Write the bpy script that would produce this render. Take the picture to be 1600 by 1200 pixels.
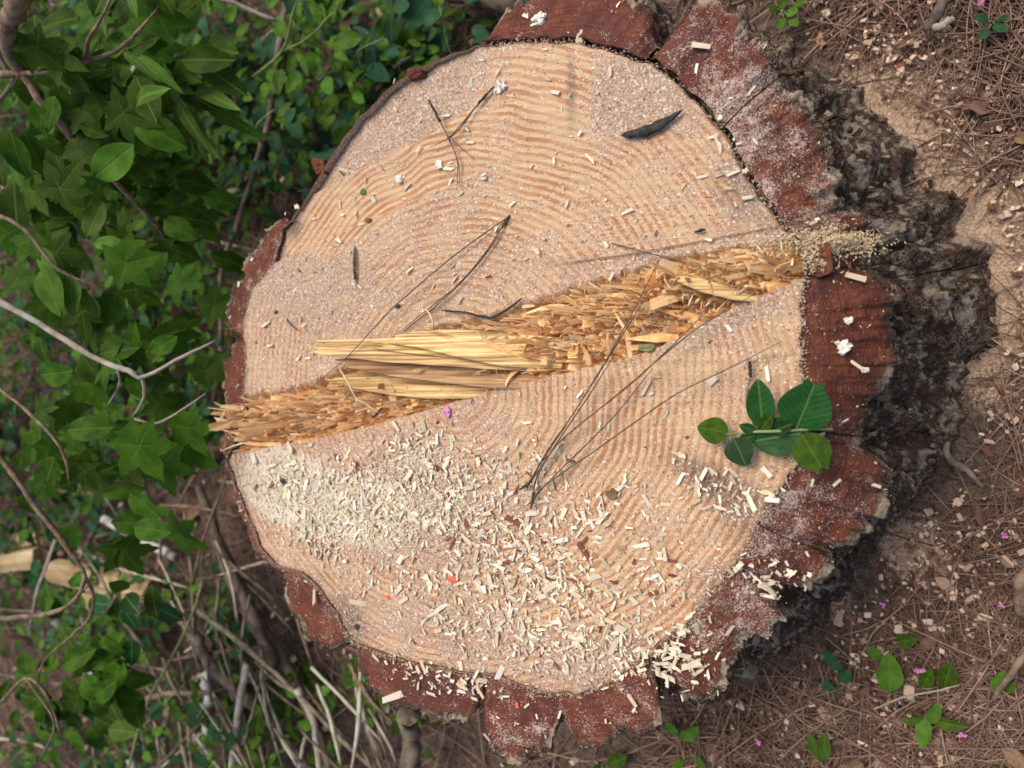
import bpy, math, random
import numpy as np
from mathutils import Vector, Matrix

for o in list(bpy.data.objects): bpy.data.objects.remove(o)
SC = bpy.context.scene
COL = SC.collection
R = math.radians

# ------------------------------------------------------------------ camera, sky, sun
H = 0.30            # height of the cut above the ground
CH = 0.56           # camera height above the cut
TH = R(27)          # tilt from straight down
FPX = 1164.0
cam_d = bpy.data.cameras.new('camera'); cam = bpy.data.objects.new('camera', cam_d); COL.objects.link(cam)
cam.location = (0, 0, H + CH)
cam.rotation_euler = (0, TH, 0)
cam_d.sensor_width = 36; cam_d.lens = 36 * FPX / 1600
cam_d.clip_start = 0.01; cam_d.clip_end = 200
cam_d.dof.use_dof = True; cam_d.dof.focus_distance = 0.62; cam_d.dof.aperture_fstop = 4.6
SC.camera = cam

SUN_EL, SUN_AZ = R(66), R(125)      # azimuth of the sun measured from +X, counter-clockwise
w = bpy.data.worlds.new('World'); SC.world = w; w.use_nodes = True
nt = w.node_tree; bg = nt.nodes['Background']
sky = nt.nodes.new('ShaderNodeTexSky'); sky.sky_type = 'NISHITA'; sky.sun_disc = False
sky.sun_elevation = SUN_EL; sky.sun_rotation = R(90) - SUN_AZ
sky.air_density = 1.0; sky.dust_density = 4.0; sky.ozone_density = 1.0
# forest shade: the blue of the open sky is softened by haze and leaves
nt.links.new(sky.outputs[0], bg.inputs[0]); bg.inputs[1].default_value = 0.12
sd = bpy.data.lights.new('sun', 'SUN'); sd.energy = 1.7; sd.angle = R(34); sd.color = (1.0, 0.92, 0.79)
so = bpy.data.objects.new('sun', sd); COL.objects.link(so)
sdir = Vector((math.cos(SUN_AZ) * math.cos(SUN_EL), math.sin(SUN_AZ) * math.cos(SUN_EL), math.sin(SUN_EL)))
so.rotation_euler = sdir.to_track_quat('Z', 'Y').to_euler(); so.location = sdir * 5
SC.view_settings.view_transform = 'Standard'; SC.view_settings.look = 'None'
SC.view_settings.exposure = 0.42; SC.view_settings.gamma = 1; SC.view_settings.use_curve_mapping = False
SC.render.engine = 'CYCLES'

# ------------------------------------------------------------------ helpers
rng = np.random.default_rng(7); random.seed(7)
CR = Vector((math.cos(TH), 0, -math.sin(TH))); CD = Vector((-math.sin(TH), 0, -math.cos(TH)))

def P(px, py, z=H):
    """point of the place, at height z, that the photograph shows at (px, py)"""
    d = CD + CR * ((px - 800) / FPX) + Vector((0, 1, 0)) * ((600 - py) / FPX)
    return cam.location + d * ((z - cam.location.z) / d.z)

_perm = rng.permutation(65536)
def _h(i, j, k): return _perm[(_perm[(_perm[i & 65535] + j) & 65535] + k) & 65535] / 65535.0
def noise(x, y, z=0.0, seed=0):
    x = np.asarray(x, float); y = np.asarray(y, float); z = np.asarray(z, float) + seed * 17.3
    x, y, z = np.broadcast_arrays(x + 500, y + 500, z + 500)
    i = np.floor(x).astype(int); j = np.floor(y).astype(int); k = np.floor(z).astype(int)
    fx, fy, fz = x - i, y - j, z - k
    fx = fx*fx*(3-2*fx); fy = fy*fy*(3-2*fy); fz = fz*fz*(3-2*fz)
    r = 0
    for a in (0, 1):
        for b in (0, 1):
            for c in (0, 1):
                r = r + _h(i+a, j+b, k+c) * (fx if a else 1-fx) * (fy if b else 1-fy) * (fz if c else 1-fz)
    return r
def fbm(x, y, z=0.0, o=4, seed=0):
    r = 0; a = 0.5; f = 1; t = 0
    for n in range(o):
        r = r + a * noise(np.asarray(x)*f, np.asarray(y)*f, np.asarray(z)*f, seed + n); t += a; a *= .5; f *= 2.03
    return r / t
def sst(a, b, x):
    t = np.clip((x - a) / (b - a), 0, 1); return t*t*(3-2*t)

def mesh_np(name, V, F, attrs=None, smooth=True, mat=None):
    V = np.asarray(V, np.float32); F = np.asarray(F, np.int32)
    me = bpy.data.meshes.new(name); n = F.shape[1]
    me.vertices.add(len(V)); me.vertices.foreach_set('co', V.ravel())
    me.loops.add(F.size); me.loops.foreach_set('vertex_index', F.ravel())
    me.polygons.add(len(F)); me.polygons.foreach_set('loop_start', np.arange(0, F.size, n, dtype=np.int32))
    me.polygons.foreach_set('use_smooth', np.full(len(F), smooth))
    for k, a in (attrs or {}).items():
        a = np.asarray(a, np.float32)
        if a.ndim == 1: at = me.attributes.new(k, 'FLOAT', 'POINT'); at.data.foreach_set('value', a)
        else: at = me.attributes.new(k, 'FLOAT_VECTOR', 'POINT'); at.data.foreach_set('vector', a.ravel())
    me.update(calc_edges=True); me.validate()
    if mat: me.materials.append(mat)
    return me
def grid_faces(nu, nv, wrap=False):
    i = np.arange(nu if wrap else nu - 1); j = np.arange(nv - 1)
    I, J = np.meshgrid(i, j, indexing='ij'); I2 = (I + 1) % nu
    return np.stack([I*nv+J, I2*nv+J, I2*nv+J+1, I*nv+J+1], -1).reshape(-1, 4)

def tag(o, label=None, cat=None, group=None, kind=None):
    if label: o['label'] = label
    if cat: o['category'] = cat
    if group: o['group'] = group
    if kind: o['kind'] = kind
    return o
def thing(name, loc, label, cat, group=None):
    o = bpy.data.objects.new(name, None); COL.objects.link(o); o.location = loc; o.empty_display_size = .02
    return tag(o, label, cat, group)
def link(name, me, parent=None):
    o = bpy.data.objects.new(name, me); COL.objects.link(o)
    if parent is not None: o.parent = parent
    return o
def part(name, V, F, mat, parent=None, attrs=None, smooth=True):
    """mesh given in world coordinates, made a child of parent (or top level with its origin at its base)"""
    V = np.asarray(V, float)
    org = np.array(parent_loc(parent)) if parent is not None else V.mean(0)
    me = mesh_np(name, V - org, F, attrs, smooth, mat)
    o = link(name, me, parent)
    if parent is None: o.location = org
    return o
def parent_loc(p):
    v = Vector(p.location)
    while p.parent: p = p.parent; v += p.location
    return v

def tube(pts, rad, sides=6, sub=4):
    """smooth closed tube through pts"""
    pts = np.array([tuple(p) for p in pts], float); n = len(pts)
    rad = np.interp(np.linspace(0, 1, n), np.linspace(0, 1, len(rad)), rad) if np.ndim(rad) else np.full(n, rad)
    if n > 2:
        E = np.vstack([2*pts[0]-pts[1], pts, 2*pts[-1]-pts[-2]]); out = []; ro = []
        for i in range(n - 1):
            p0, p1, p2, p3 = E[i:i+4]
            for t in np.linspace(0, 1, sub, endpoint=False):
                out.append(.5*((2*p1)+(-p0+p2)*t+(2*p0-5*p1+4*p2-p3)*t*t+(-p0+3*p1-3*p2+p3)*t**3)); ro.append(rad[i]*(1-t)+rad[i+1]*t)
        out.append(pts[-1]); ro.append(rad[-1]); pts = np.array(out); rad = np.array(ro); n = len(pts)
    if n > 6: rad = np.array(rad)*(1+.16*(rng.uniform(-1, 1, n))); pts = pts+rng.normal(0, 1, (n, 3))*(np.array(rad)*.16)[:, None]
    T = np.gradient(pts, axis=0); T /= np.linalg.norm(T, axis=1)[:, None] + 1e-9
    up = np.array([0.13, 0.21, 1.0]) if abs(T[0][2]) < .9 else np.array([1.0, .1, .2])
    A = np.cross(T, up); A /= np.linalg.norm(A, axis=1)[:, None] + 1e-9; B = np.cross(T, A)
    a = np.linspace(0, 2*math.pi, sides, endpoint=False)
    V = (pts[:, None] + (A[:, None]*np.cos(a)[None, :, None] + B[:, None]*np.sin(a)[None, :, None]) * rad[:, None, None]).reshape(-1, 3)
    F = []
    for i in range(n - 1):
        for j in range(sides):
            k = (j + 1) % sides; F.append((i*sides+j, i*sides+k, (i+1)*sides+k, (i+1)*sides+j))
    V = np.vstack([V, pts[0], pts[-1]]); c0 = len(V)-2; c1 = c0+1
    for j in range(sides):
        k = (j + 1) % sides; F.append((c0, k, j, j)); F.append((c1, (n-1)*sides+j, (n-1)*sides+k, (n-1)*sides+k))
    T4 = [f for f in F if f[2] != f[3]]; T3 = [f[:3] for f in F if f[2] == f[3]]
    tri = [(a_, b_, c_) for a_, b_, c_, d_ in T4] + [(a_, c_, d_) for a_, b_, c_, d_ in T4] + T3
    return V, np.array(tri)
def merge(lst):
    V = []; F = []; n = 0
    for v, f in lst: V.append(v); F.append(f + n); n += len(v)
    return np.vstack(V), np.vstack(F)

def rots(n, tilt):
    yaw = rng.uniform(0, 2*math.pi, n); p = rng.normal(0, tilt, n); q = rng.normal(0, tilt, n)
    cy, sy, cp, sp, cq, sq = np.cos(yaw), np.sin(yaw), np.cos(p), np.sin(p), np.cos(q), np.sin(q)
    Z = np.zeros((n, 3, 3)); Y = Z.copy(); X = Z.copy()
    Z[:, 0, 0] = cy; Z[:, 0, 1] = -sy; Z[:, 1, 0] = sy; Z[:, 1, 1] = cy; Z[:, 2, 2] = 1
    Y[:, 0, 0] = cp; Y[:, 0, 2] = sp; Y[:, 2, 0] = -sp; Y[:, 2, 2] = cp; Y[:, 1, 1] = 1
    X[:, 1, 1] = cq; X[:, 1, 2] = -sq; X[:, 2, 1] = sq; X[:, 2, 2] = cq; X[:, 0, 0] = 1
    return Z @ Y @ X
BV = np.array([(-1,-1,-1),(1,-1,-1),(1,1,-1),(-1,1,-1),(-1,-1,1),(1,-1,1),(1,1,1),(-1,1,1)], float) * .5
BF = np.array([(0,3,2),(0,2,1),(4,5,6),(4,6,7),(0,1,5),(0,5,4),(1,2,6),(1,6,5),(2,3,7),(2,7,6),(3,0,4),(3,4,7)])
TV = np.array([(-1,-.6,-.3),(1,-.5,-.3),(0,.9,-.3),(0,0,.6)], float) * .5
TF = np.array([(0,2,1),(0,1,3),(1,2,3),(2,0,3)])
def scatter(C, S, M, base=(BV, BF), jit=0.25):
    n = len(C); bv, bf = base; k = len(bv)
    L = bv[None] * S[:, None] * (1 + rng.uniform(-jit, jit, (n, k, 3)))
    V = np.einsum('nij,nkj->nki', M, L) + C[:, None]
    return V.reshape(-1, 3), (bf[None] + (np.arange(n)*k)[:, None, None]).reshape(-1, 3)
def needles(C, length, width, yaw, pitch, bend, seg=4):
    n = len(C); s = np.linspace(-.5, .5, seg + 1)
    d = np.stack([np.cos(yaw)*np.cos(pitch), np.sin(yaw)*np.cos(pitch), np.sin(pitch)], -1)
    sd_ = np.stack([-np.sin(yaw), np.cos(yaw), 0*yaw], -1); up = np.cross(d, sd_)
    pts = C[:, None] + d[:, None]*(s[None, :, None]*length[:, None, None]) + sd_[:, None]*((s**2)[None, :, None]*(bend*length)[:, None, None]) \
        + up[:, None]*((s**2-.1)[None, :, None]*(rng.normal(0, .12, n)*length)[:, None, None])
    a = np.array([0, 2.1, 4.2]); wv = width[:, None]*np.array([.7, 1, 1, .9, .3])[None, :seg+1]
    V = pts[:, :, None] + (sd_[:, None, None]*np.cos(a)[None, None, :, None] + up[:, None, None]*np.sin(a)[None, None, :, None])*wv[:, :, None, None]
    f = []
    for i in range(seg):
        for j in range(3):
            k = (j+1) % 3; f += [(i*3+j, i*3+k, (i+1)*3+k), (i*3+j, (i+1)*3+k, (i+1)*3+j)]
    f = np.array(f)
    return V.reshape(-1, 3), (f[None] + (np.arange(n)*3*(seg+1))[:, None, None]).reshape(-1, 3)

# ------------------------------------------------------------------ materials
def mat(name, rough=.8, spec=.3):
    m = bpy.data.materials.new(name); m.use_nodes = True; b = m.node_tree.nodes['Principled BSDF']
    b.inputs['Roughness'].default_value = rough; b.inputs['Specular IOR Level'].default_value = spec
    return m, m.node_tree, b
class N:
    def __init__(s, t): s.t = t
    def n(s, typ, **k):
        x = s.t.nodes.new('ShaderNode' + typ)
        for a, v in k.items(): setattr(x, a, v)
        return x
    def put(s, sock, v):
        if isinstance(v, bpy.types.NodeSocket): s.t.links.new(v, sock)
        else: sock.default_value = (tuple(v) + (1,)) if (isinstance(v, tuple) and len(v) == 3 and sock.type == 'RGBA') else v
    def attr(s, a, out='Fac'): x = s.n('Attribute'); x.attribute_name = a; return x.outputs[out]
    def math(s, op, a, b=0.0, c=None, clamp=False):
        x = s.n('Math', operation=op, use_clamp=clamp); s.put(x.inputs[0], a); s.put(x.inputs[1], b)
        if c is not None: s.put(x.inputs[2], c)
        return x.outputs[0]
    def mix(s, f, a, b, mode='MIX'):
        x = s.n('Mix', data_type='RGBA', blend_type=mode, clamp_factor=True); s.put(x.inputs[0], f); s.put(x.inputs[6], a); s.put(x.inputs[7], b); return x.outputs[2]
    def noise(s, vec, scale, detail=3, rough=.55, out=0, dist=0.0):
        x = s.n('TexNoise'); s.put(x.inputs['Vector'], vec); x.inputs['Scale'].default_value = scale; x.inputs['Detail'].default_value = detail
        x.inputs['Roughness'].default_value = rough; x.inputs['Distortion'].default_value = dist; return x.outputs[out]
    def vor(s, vec, scale, out='Distance', feature='F1'):
        x = s.n('TexVoronoi', feature=feature); s.put(x.inputs['Vector'], vec); x.inputs['Scale'].default_value = scale; return x.outputs[out]
    def map(s, vec, sc=(1,1,1), rot=(0,0,0)):
        x = s.n('Mapping'); s.put(x.inputs[0], vec); x.inputs['Scale'].default_value = sc; x.inputs['Rotation'].default_value = rot; return x.outputs[0]
    def ramp(s, f, a, b):
        x = s.n('MapRange', interpolation_type='SMOOTHSTEP'); s.put(x.inputs[0], f); s.put(x.inputs[1], a); s.put(x.inputs[2], b); return x.outputs[0]
    def bump(s, h, dist, strength=1.0, normal=None):
        x = s.n('Bump'); s.put(x.inputs['Height'], h); x.inputs['Distance'].default_value = dist; x.inputs['Strength'].default_value = strength
        if normal is not None: s.put(x.inputs['Normal'], normal)
        return x.outputs[0]

def wood_face_material():
    m, t, b = mat('sawn_pine', .75, .25); q = N(t)
    co = q.n('NewGeometry').outputs['Position']
    ring = q.attr('ring'); dust = q.attr('dust'); stain = q.attr('stain'); fresh = q.attr('fresh')
    saw = q.map(co, (.07, 1, 1), (0, 0, R(-15)))
    wob = q.math('MULTIPLY', q.math('SUBTRACT', q.noise(co, 60, 4, .6), .5), .22)
    wob2 = q.math('MULTIPLY', q.math('SUBTRACT', q.noise(saw, 420, 2), .5), .28)
    fr = q.math('FRACT', q.math('ADD', q.math('ADD', ring, wob), wob2))
    rn = q.n('TexWhiteNoise', noise_dimensions='1D'); q.put(rn.inputs['W'], q.math('FLOOR', q.math('ADD', q.math('ADD', ring, wob), wob2)))
    st0 = q.math('ADD', .22, q.math('MULTIPLY', rn.outputs[0], .38))
    late = q.math('MULTIPLY', q.ramp(q.math('SUBTRACT', fr, st0), 0, .26), q.math('SUBTRACT', 1, q.ramp(fr, .90, 1.0)))
    late = q.math('MULTIPLY', late, q.math('ADD', .45, q.math('MULTIPLY', q.ramp(q.noise(co, 26, 3, .6), .35, .6), .55)))
    streak = q.ramp(q.noise(saw, 330, 2, .6), .40, .54)
    streak = q.math('MAXIMUM', streak, q.math('SUBTRACT', 1, q.attr('dash')))
    late = q.math('MULTIPLY', late, q.math('ADD', q.math('MULTIPLY', streak, .8), .2))
    early_c = q.mix(q.noise(co, 30, 3), (.78, .55, .34), (.75, .49, .27))
    late_c = q.mix(q.noise(co, 140, 2), (.43, .125, .028), (.56, .20, .055))
    c = q.mix(late, early_c, late_c)
    fib = q.noise(saw, 900, 2, .7); c = q.mix(q.math('MULTIPLY', fib, .35), c, (.80, .62, .42))
    # powder dust: speckle of pink-brown and cream grains, thinner over the late wood
    torn = q.attr('torn'); c = q.mix(q.math('MULTIPLY', torn, .9), c, q.mix(q.ramp(q.noise(q.map(co, (.25, 1, 1)), 500, 3, .7), .35, .65), (.60, .23, .06), (.90, .55, .22)))
    g1 = q.noise(co, 900, 2, .8); g2 = q.noise(co, 2100, 1, .8); cl = q.noise(co, 70, 4, .7)
    dm = q.math('ADD', dust, q.math('MULTIPLY', q.math('SUBTRACT', cl, .5), 1.6))
    dm = q.math('ADD', dm, q.math('MULTIPLY', q.math('SUBTRACT', g1, .5), 1.5))
    dm = q.math('SUBTRACT', dm, q.math('MULTIPLY', late, .15))
    dmask = q.math('MULTIPLY', q.ramp(dm, .34, .78), .88)
    dc = q.mix(q.ramp(g2, .36, .62), (.29, .15, .10), (.68, .49, .35))
    dc = q.mix(q.ramp(q.noise(co, 1500, 1, .6), .60, .68), dc, (.86, .76, .64))
    c = q.mix(dmask, c, dc)
    sp = q.ramp(q.noise(co, 650, 1, .5), .68, .74); c = q.mix(q.math('MULTIPLY', sp, .7), c, (.22, .08, .04))
    c = q.mix(q.math('MULTIPLY', stain, q.math('ADD', .45, q.math('MULTIPLY', q.ramp(q.noise(co, 350, 3, .7), .35, .65), .55)), clamp=True), c, (.062, .062, .060))
    sl = q.ramp(q.noise(q.map(co, (.02, 1, 1), (0, 0, R(-15))), 170, 3, .7), .42, .62); c = q.mix(q.math('MULTIPLY', q.math('MULTIPLY', sl, .30), q.math('SUBTRACT', 1, torn)), c, (.46, .27, .18))
    cr = q.ramp(q.math('ADD', q.attr('cream'), q.math('MULTIPLY', q.math('SUBTRACT', q.noise(co, 160, 4, .75), .5), .9)), .35, .6)
    c = q.mix(q.math('MULTIPLY', cr, .9), c, q.mix(q.noise(co, 500, 2, .7), (.68, .53, .34), (.93, .86, .70)))
    for sc_, k_ in ((1050, .26), (620, .13)):
        v1 = q.n('TexVoronoi', feature='F1'); q.put(v1.inputs['Vector'], co); v1.inputs['Scale'].default_value = sc_
        sx = q.n('SeparateColor'); q.put(sx.inputs[0], v1.outputs['Color'])
        have = q.math('MULTIPLY', q.math('LESS_THAN', sx.outputs[0], q.math('MULTIPLY', q.ramp(q.math('ADD', dust, q.math('MULTIPLY', q.math('SUBTRACT', cl, .5), 1.4)), -.05, 1.0), k_)), q.math('SUBTRACT', 1, q.math('MULTIPLY', torn, .9)))
        gc = q.mix(q.ramp(sx.outputs[1], .25, .75), (.27, .13, .09), (.84, .70, .55))
        gc = q.mix(q.ramp(sx.outputs[2], .80, .85), gc, (.95, .90, .82))
        c = q.mix(q.math('MULTIPLY', have, .72), c, gc)
    q.put(b.inputs['Base Color'], c)
    h = q.math('ADD', q.math('MULTIPLY', g1, 1.0), q.math('MULTIPLY', fib, .6))
    h = q.math('ADD', h, q.math('MULTIPLY', late, -.5)); h = q.math('ADD', h, q.math('MULTIPLY', g2, .7))
    q.put(b.inputs['Normal'], q.bump(h, .0012, .9))
    return m
def bark_material():
    m, t, b = mat('pine_bark', .8, .22); q = N(t)
    geo = q.n('NewGeometry'); co = geo.outputs['Position']
    cut = q.attr('cut'); dust = q.attr('dust'); st = q.attr('strip', 'Vector')
    stv = q.map(st, (1, 1, 1))
    lines = q.noise(stv, 1.0, 3, .65)
    n1 = q.noise(co, 45, 4, .6); n2 = q.noise(co, 240, 3, .7)
    red = q.mix(q.ramp(n1, .35, .68), (.135, .042, .028), (.215, .070, .034))
    red = q.mix(q.ramp(q.noise(co, 18, 3), .52, .70), red, (.12, .045, .038))
    red = q.mix(q.math('MULTIPLY', q.ramp(lines, .40, .64), .55), red, (.09, .026, .02))
    red = q.mix(q.math('MULTIPLY', q.ramp(n2, .56, .78), .5), red, (.36, .15, .085))
    old = q.mix(q.ramp(n2, .36, .66), (.022, .013, .008), (.125, .082, .052))
    old = q.mix(q.ramp(q.noise(co, 22, 4, .65), .46, .60), old, (.075, .038, .026))
    old = q.mix(q.ramp(q.noise(co, 34, 4, .65), .49, .62), old, (.33, .26, .18))
    old = q.mix(q.math('MULTIPLY', q.ramp(q.noise(co, 80, 3, .6), .56, .68), .45), old, (.060, .064, .030))
    cm = q.ramp(q.math('ADD', cut, q.math('MULTIPLY', q.math('SUBTRACT', n1, .5), .8)), .38, .56)
    c = q.mix(cm, old, red)
    nz = q.n('SeparateXYZ'); q.put(nz.inputs[0], geo.outputs['Normal'])
    g1 = q.noise(co, 620, 2, .8); g2 = q.noise(co, 1600, 1, .7); cl = q.noise(co, 60, 4, .65)
    dm = q.math('ADD', q.math('MULTIPLY', dust, .40), q.math('MULTIPLY', q.math('SUBTRACT', cl, .5), 1.0))
    dm = q.math('ADD', dm, q.math('SUBTRACT', g1, .5)); dm = q.math('ADD', dm, q.math('MULTIPLY', q.math('SUBTRACT', g2, .5), .8))
    dm = q.math('MULTIPLY', q.ramp(dm, .38, .50), q.ramp(nz.outputs[2], .05, .55))
    c = q.mix(q.math('MULTIPLY', dm, .8), c, q.mix(g2, (.50, .36, .30), (.74, .62, .50)))
    q.put(b.inputs['Base Color'], c)
    h = q.math('ADD', q.math('MULTIPLY', lines, .7), q.math('MULTIPLY', n2, 1.0)); h = q.math('ADD', h, q.math('MULTIPLY', g1, .5))
    q.put(b.inputs['Normal'], q.bump(h, .0022, .9))
    return m
def simple(name, c1, c2, scale=60, rough=.8, spec=.2, bump=.0, stretch=None, rand=0.0, trans=0.0, detail=3, spread=(.35, .65), tint=False):
    m, t, b = mat(name, rough, spec); q = N(t)
    co = q.n('TexCoord').outputs['Object']
    if stretch: co = q.map(co, stretch)
    n = q.noise(co, scale, detail, .6)
    c = q.mix(q.ramp(n, *spread), c1, c2)
    if rand:
        r = q.n('ObjectInfo').outputs['Random']; hs = q.n('HueSaturation'); q.put(hs.inputs['Color'], c)
        q.put(hs.inputs['Value'], q.math('ADD', 1 - rand, q.math('MULTIPLY', r, 2*rand)))
        q.put(hs.inputs['Hue'], q.math('ADD', .5 - rand*.06, q.math('MULTIPLY', r, .12*rand))); c = hs.outputs[0]
    if tint: c = q.mix(1.0, c, q.attr('tint', 'Vector'), 'MULTIPLY')
    q.put(b.inputs['Base Color'], c)
    if bump: q.put(b.inputs['Normal'], q.bump(n, bump, .8))
    return m
def leaf_material(name, c1, c2, vein=(.16, .26, .06), rough=.42, trans=.25):
    m, t, b = mat(name, rough, .22 if 'dark' in name else .12); q = N(t)
    lc = q.n('SeparateXYZ'); q.put(lc.inputs[0], q.attr('lc', 'Vector')); u, v = lc.outputs[0], lc.outputs[1]
    co = q.n('TexCoord').outputs['Object']
    r = q.n('ObjectInfo').outputs['Random']
    c = q.mix(q.ramp(q.noise(co, 3.5, 3), .35, .65), c1, c2)
    hs = q.n('HueSaturation'); q.put(hs.inputs['Color'], c); q.put(hs.inputs['Value'], q.math('ADD', .6, q.math('MULTIPLY', r, .8)))
    q.put(hs.inputs['Hue'], q.math('ADD', .485, q.math('MULTIPLY', r, .03))); c = hs.outputs[0]
    av = q.math('ABSOLUTE', v)
    mid = q.math('SUBTRACT', 1, q.ramp(av, .008, .028))
    sv = q.math('FRACT', q.math('MULTIPLY', q.math('SUBTRACT', u, q.math('MULTIPLY', av, .8)), 8.0))
    sv = q.math('ABSOLUTE', q.math('SUBTRACT', sv, .5)); side = q.math('MULTIPLY', q.math('SUBTRACT', 1, q.ramp(sv, .02, .09)), .30)
    vm = q.math('MAXIMUM', mid, side)
    c = q.mix(q.math('MULTIPLY', vm, .75), c, vein)
    q.put(b.inputs['Base Color'], c)
    q.put(b.inputs['Normal'], q.bump(q.math('SUBTRACT', q.noise(co, 14, 2), vm), .0006, .5))
    tr = q.n('BsdfTranslucent'); q.put(tr.inputs[0], q.mix(.5, c, (.12, .25, .02)))
    mx = q.n('MixShader'); mx.inputs[0].default_value = trans
    q.put(mx.inputs[1], b.outputs[0]); q.put(mx.inputs[2], tr.outputs[0])
    out = t.nodes['Material Output']; t.links.new(mx.outputs[0], out.inputs[0])
    return m

M = {}
M['face'] = wood_face_material(); M['bark'] = bark_material()
M['splinter'] = simple('torn_pine', (.76, .38, .13), (.92, .64, .32), 60, .6, .3, .0006, (1, 1, .12), .12, tint=False)
M['shard'] = simple('torn_orange_pine', (.75, .75, .75), (1, 1, 1), 900, .65, .25, .0004, (1, 1, .15), tint=True)
M['slab'] = simple('torn_straw_pine', (.30, .15, .05), (.80, .54, .26), 420, .6, .3, .0005, (.03, 1, .05), .22, detail=4)
M['hair'] = simple('wood_hair', (.75, .55, .30), (.9, .76, .52), 200, .6, .3)
M['chip'] = simple('wood_chip', (.70, .54, .34), (.88, .78, .58), 300, .7, .25, .0003, (.3, 1, 1), .24)
M['chips'] = simple('wood_chip_bits', (.9, .9, .9), (1, 1, 1), 700, .7, .25, .0003, tint=True)
M['needle'] = simple('dry_needle', (.085, .055, .04), (.20, .135, .095), 300, .6, .35)
M['sheath'] = simple('needle_sheath', (.03, .025, .022), (.07, .055, .045), 500, .8, .2, .0005)
M['char'] = simple('dark_bark_flake', (.018, .016, .016), (.055, .05, .048), 350, .75, .3, .0012, (1, 1, .5))
M['white'] = simple('pale_flake', (.72, .66, .56), (.88, .84, .76), 400, .8, .2, .0006)
M['pink'] = simple('pink_petal', (.50, .13, .33), (.72, .30, .55), 300, .6, .2)
M['orange'] = simple('orange_flake', (.85, .10, .04), (.9, .2, .08), 300, .5, .3)
M['litter'] = simple('needle_litter', (.8, .8, .8), (1, 1, 1), 90, .75, .2, tint=True)
M['stick'] = simple('grey_brown_stick', (.11, .082, .06), (.24, .19, .14), 60, .85, .15, .0012, (1, 1, 1), .3)
M['palestick'] = simple('pale_stick', (.32, .27, .20), (.50, .45, .36), 50, .85, .15, .0012, None, .2)
M['birch'] = simple('whitish_stick', (.20, .16, .13), (.55, .56, .52), 22, .85, .15, .0015, None, .1)
M['twig'] = simple('brown_twig', (.115, .07, .045), (.26, .18, .12), 90, .7, .25, .0008)
M['green_stem'] = simple('green_stem', (.16, .17, .06), (.26, .30, .11), 90, .6, .3)
M['splitwood'] = simple('split_yellow_wood', (.30, .20, .10), (.55, .42, .24), 30, .75, .2, .0012, (.2, 1, 1))
M['brownleaf'] = simple('dead_leaf', (.13, .065, .04), (.26, .15, .10), 40, .7, .25, .0006, None, .25)
M['leaf_dark'] = leaf_material('dark_leaf', (.009, .044, .008), (.015, .062, .010), (.09, .19, .04), .36, .10)
M['leaf_mid'] = leaf_material('mid_leaf', (.026, .066, .004), (.056, .118, .007), (.10, .18, .02), .6, .22)
M['leaf_light'] = leaf_material('light_leaf', (.070, .155, .012), (.11, .21, .024), (.12, .24, .04), .55, .3)
M['leaf_blue'] = leaf_material('blue_green_leaf', (.020, .070, .028), (.034, .095, .038), (.06, .14, .06), .6, .2)

# ------------------------------------------------------------------ the outlines of the stump
C0 = P(800, 590, H); C0 = np.array([C0.x, C0.y])
def polar(px_list, z):
    zs = z if np.ndim(z) else [z]*len(px_list)
    a = []; r = []
    for i, p in enumerate(px_list):
        zz = p[2] if len(p) > 2 else zs[i]
        q = P(p[0], p[1], zz); a.append(math.atan2(q.y-C0[1], q.x-C0[0])); r.append((math.hypot(q.x-C0[0], q.y-C0[1]), zz))
    a = np.array(a); r = np.array(r); k = np.argsort(a); return a[k], r[k]
def pint(phi, A, V):
    return np.interp((phi + math.pi) % (2*math.pi) - math.pi, A, V, period=2*math.pi)
W_px = [(372,680),(384,640),(382,600),(385,540),(380,500),(395,450),(430,410),(442,360),(470,322),(510,255),(560,185),(620,128),(680,95),(745,72),
        (800,68),(870,66),(935,72),(985,88),(1030,105),(1070,140),(1110,185),(1145,230),(1165,275),(1190,310),(1225,355),(1250,390),(1256,430),
        (1248,480),(1250,540),(1250,600),(1255,660),(1240,730),(1200,780),(1172,840),(1140,890),(1105,930),(1060,985),(1000,1030),(950,1068),
        (900,1085),(840,1082),(770,1055),(700,1045),(640,1035),(585,1015),(545,1000),(525,960),(500,925),(470,893),(432,886),(408,860),(385,800),(362,745),(352,720),(360,700)]
HW = H
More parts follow.
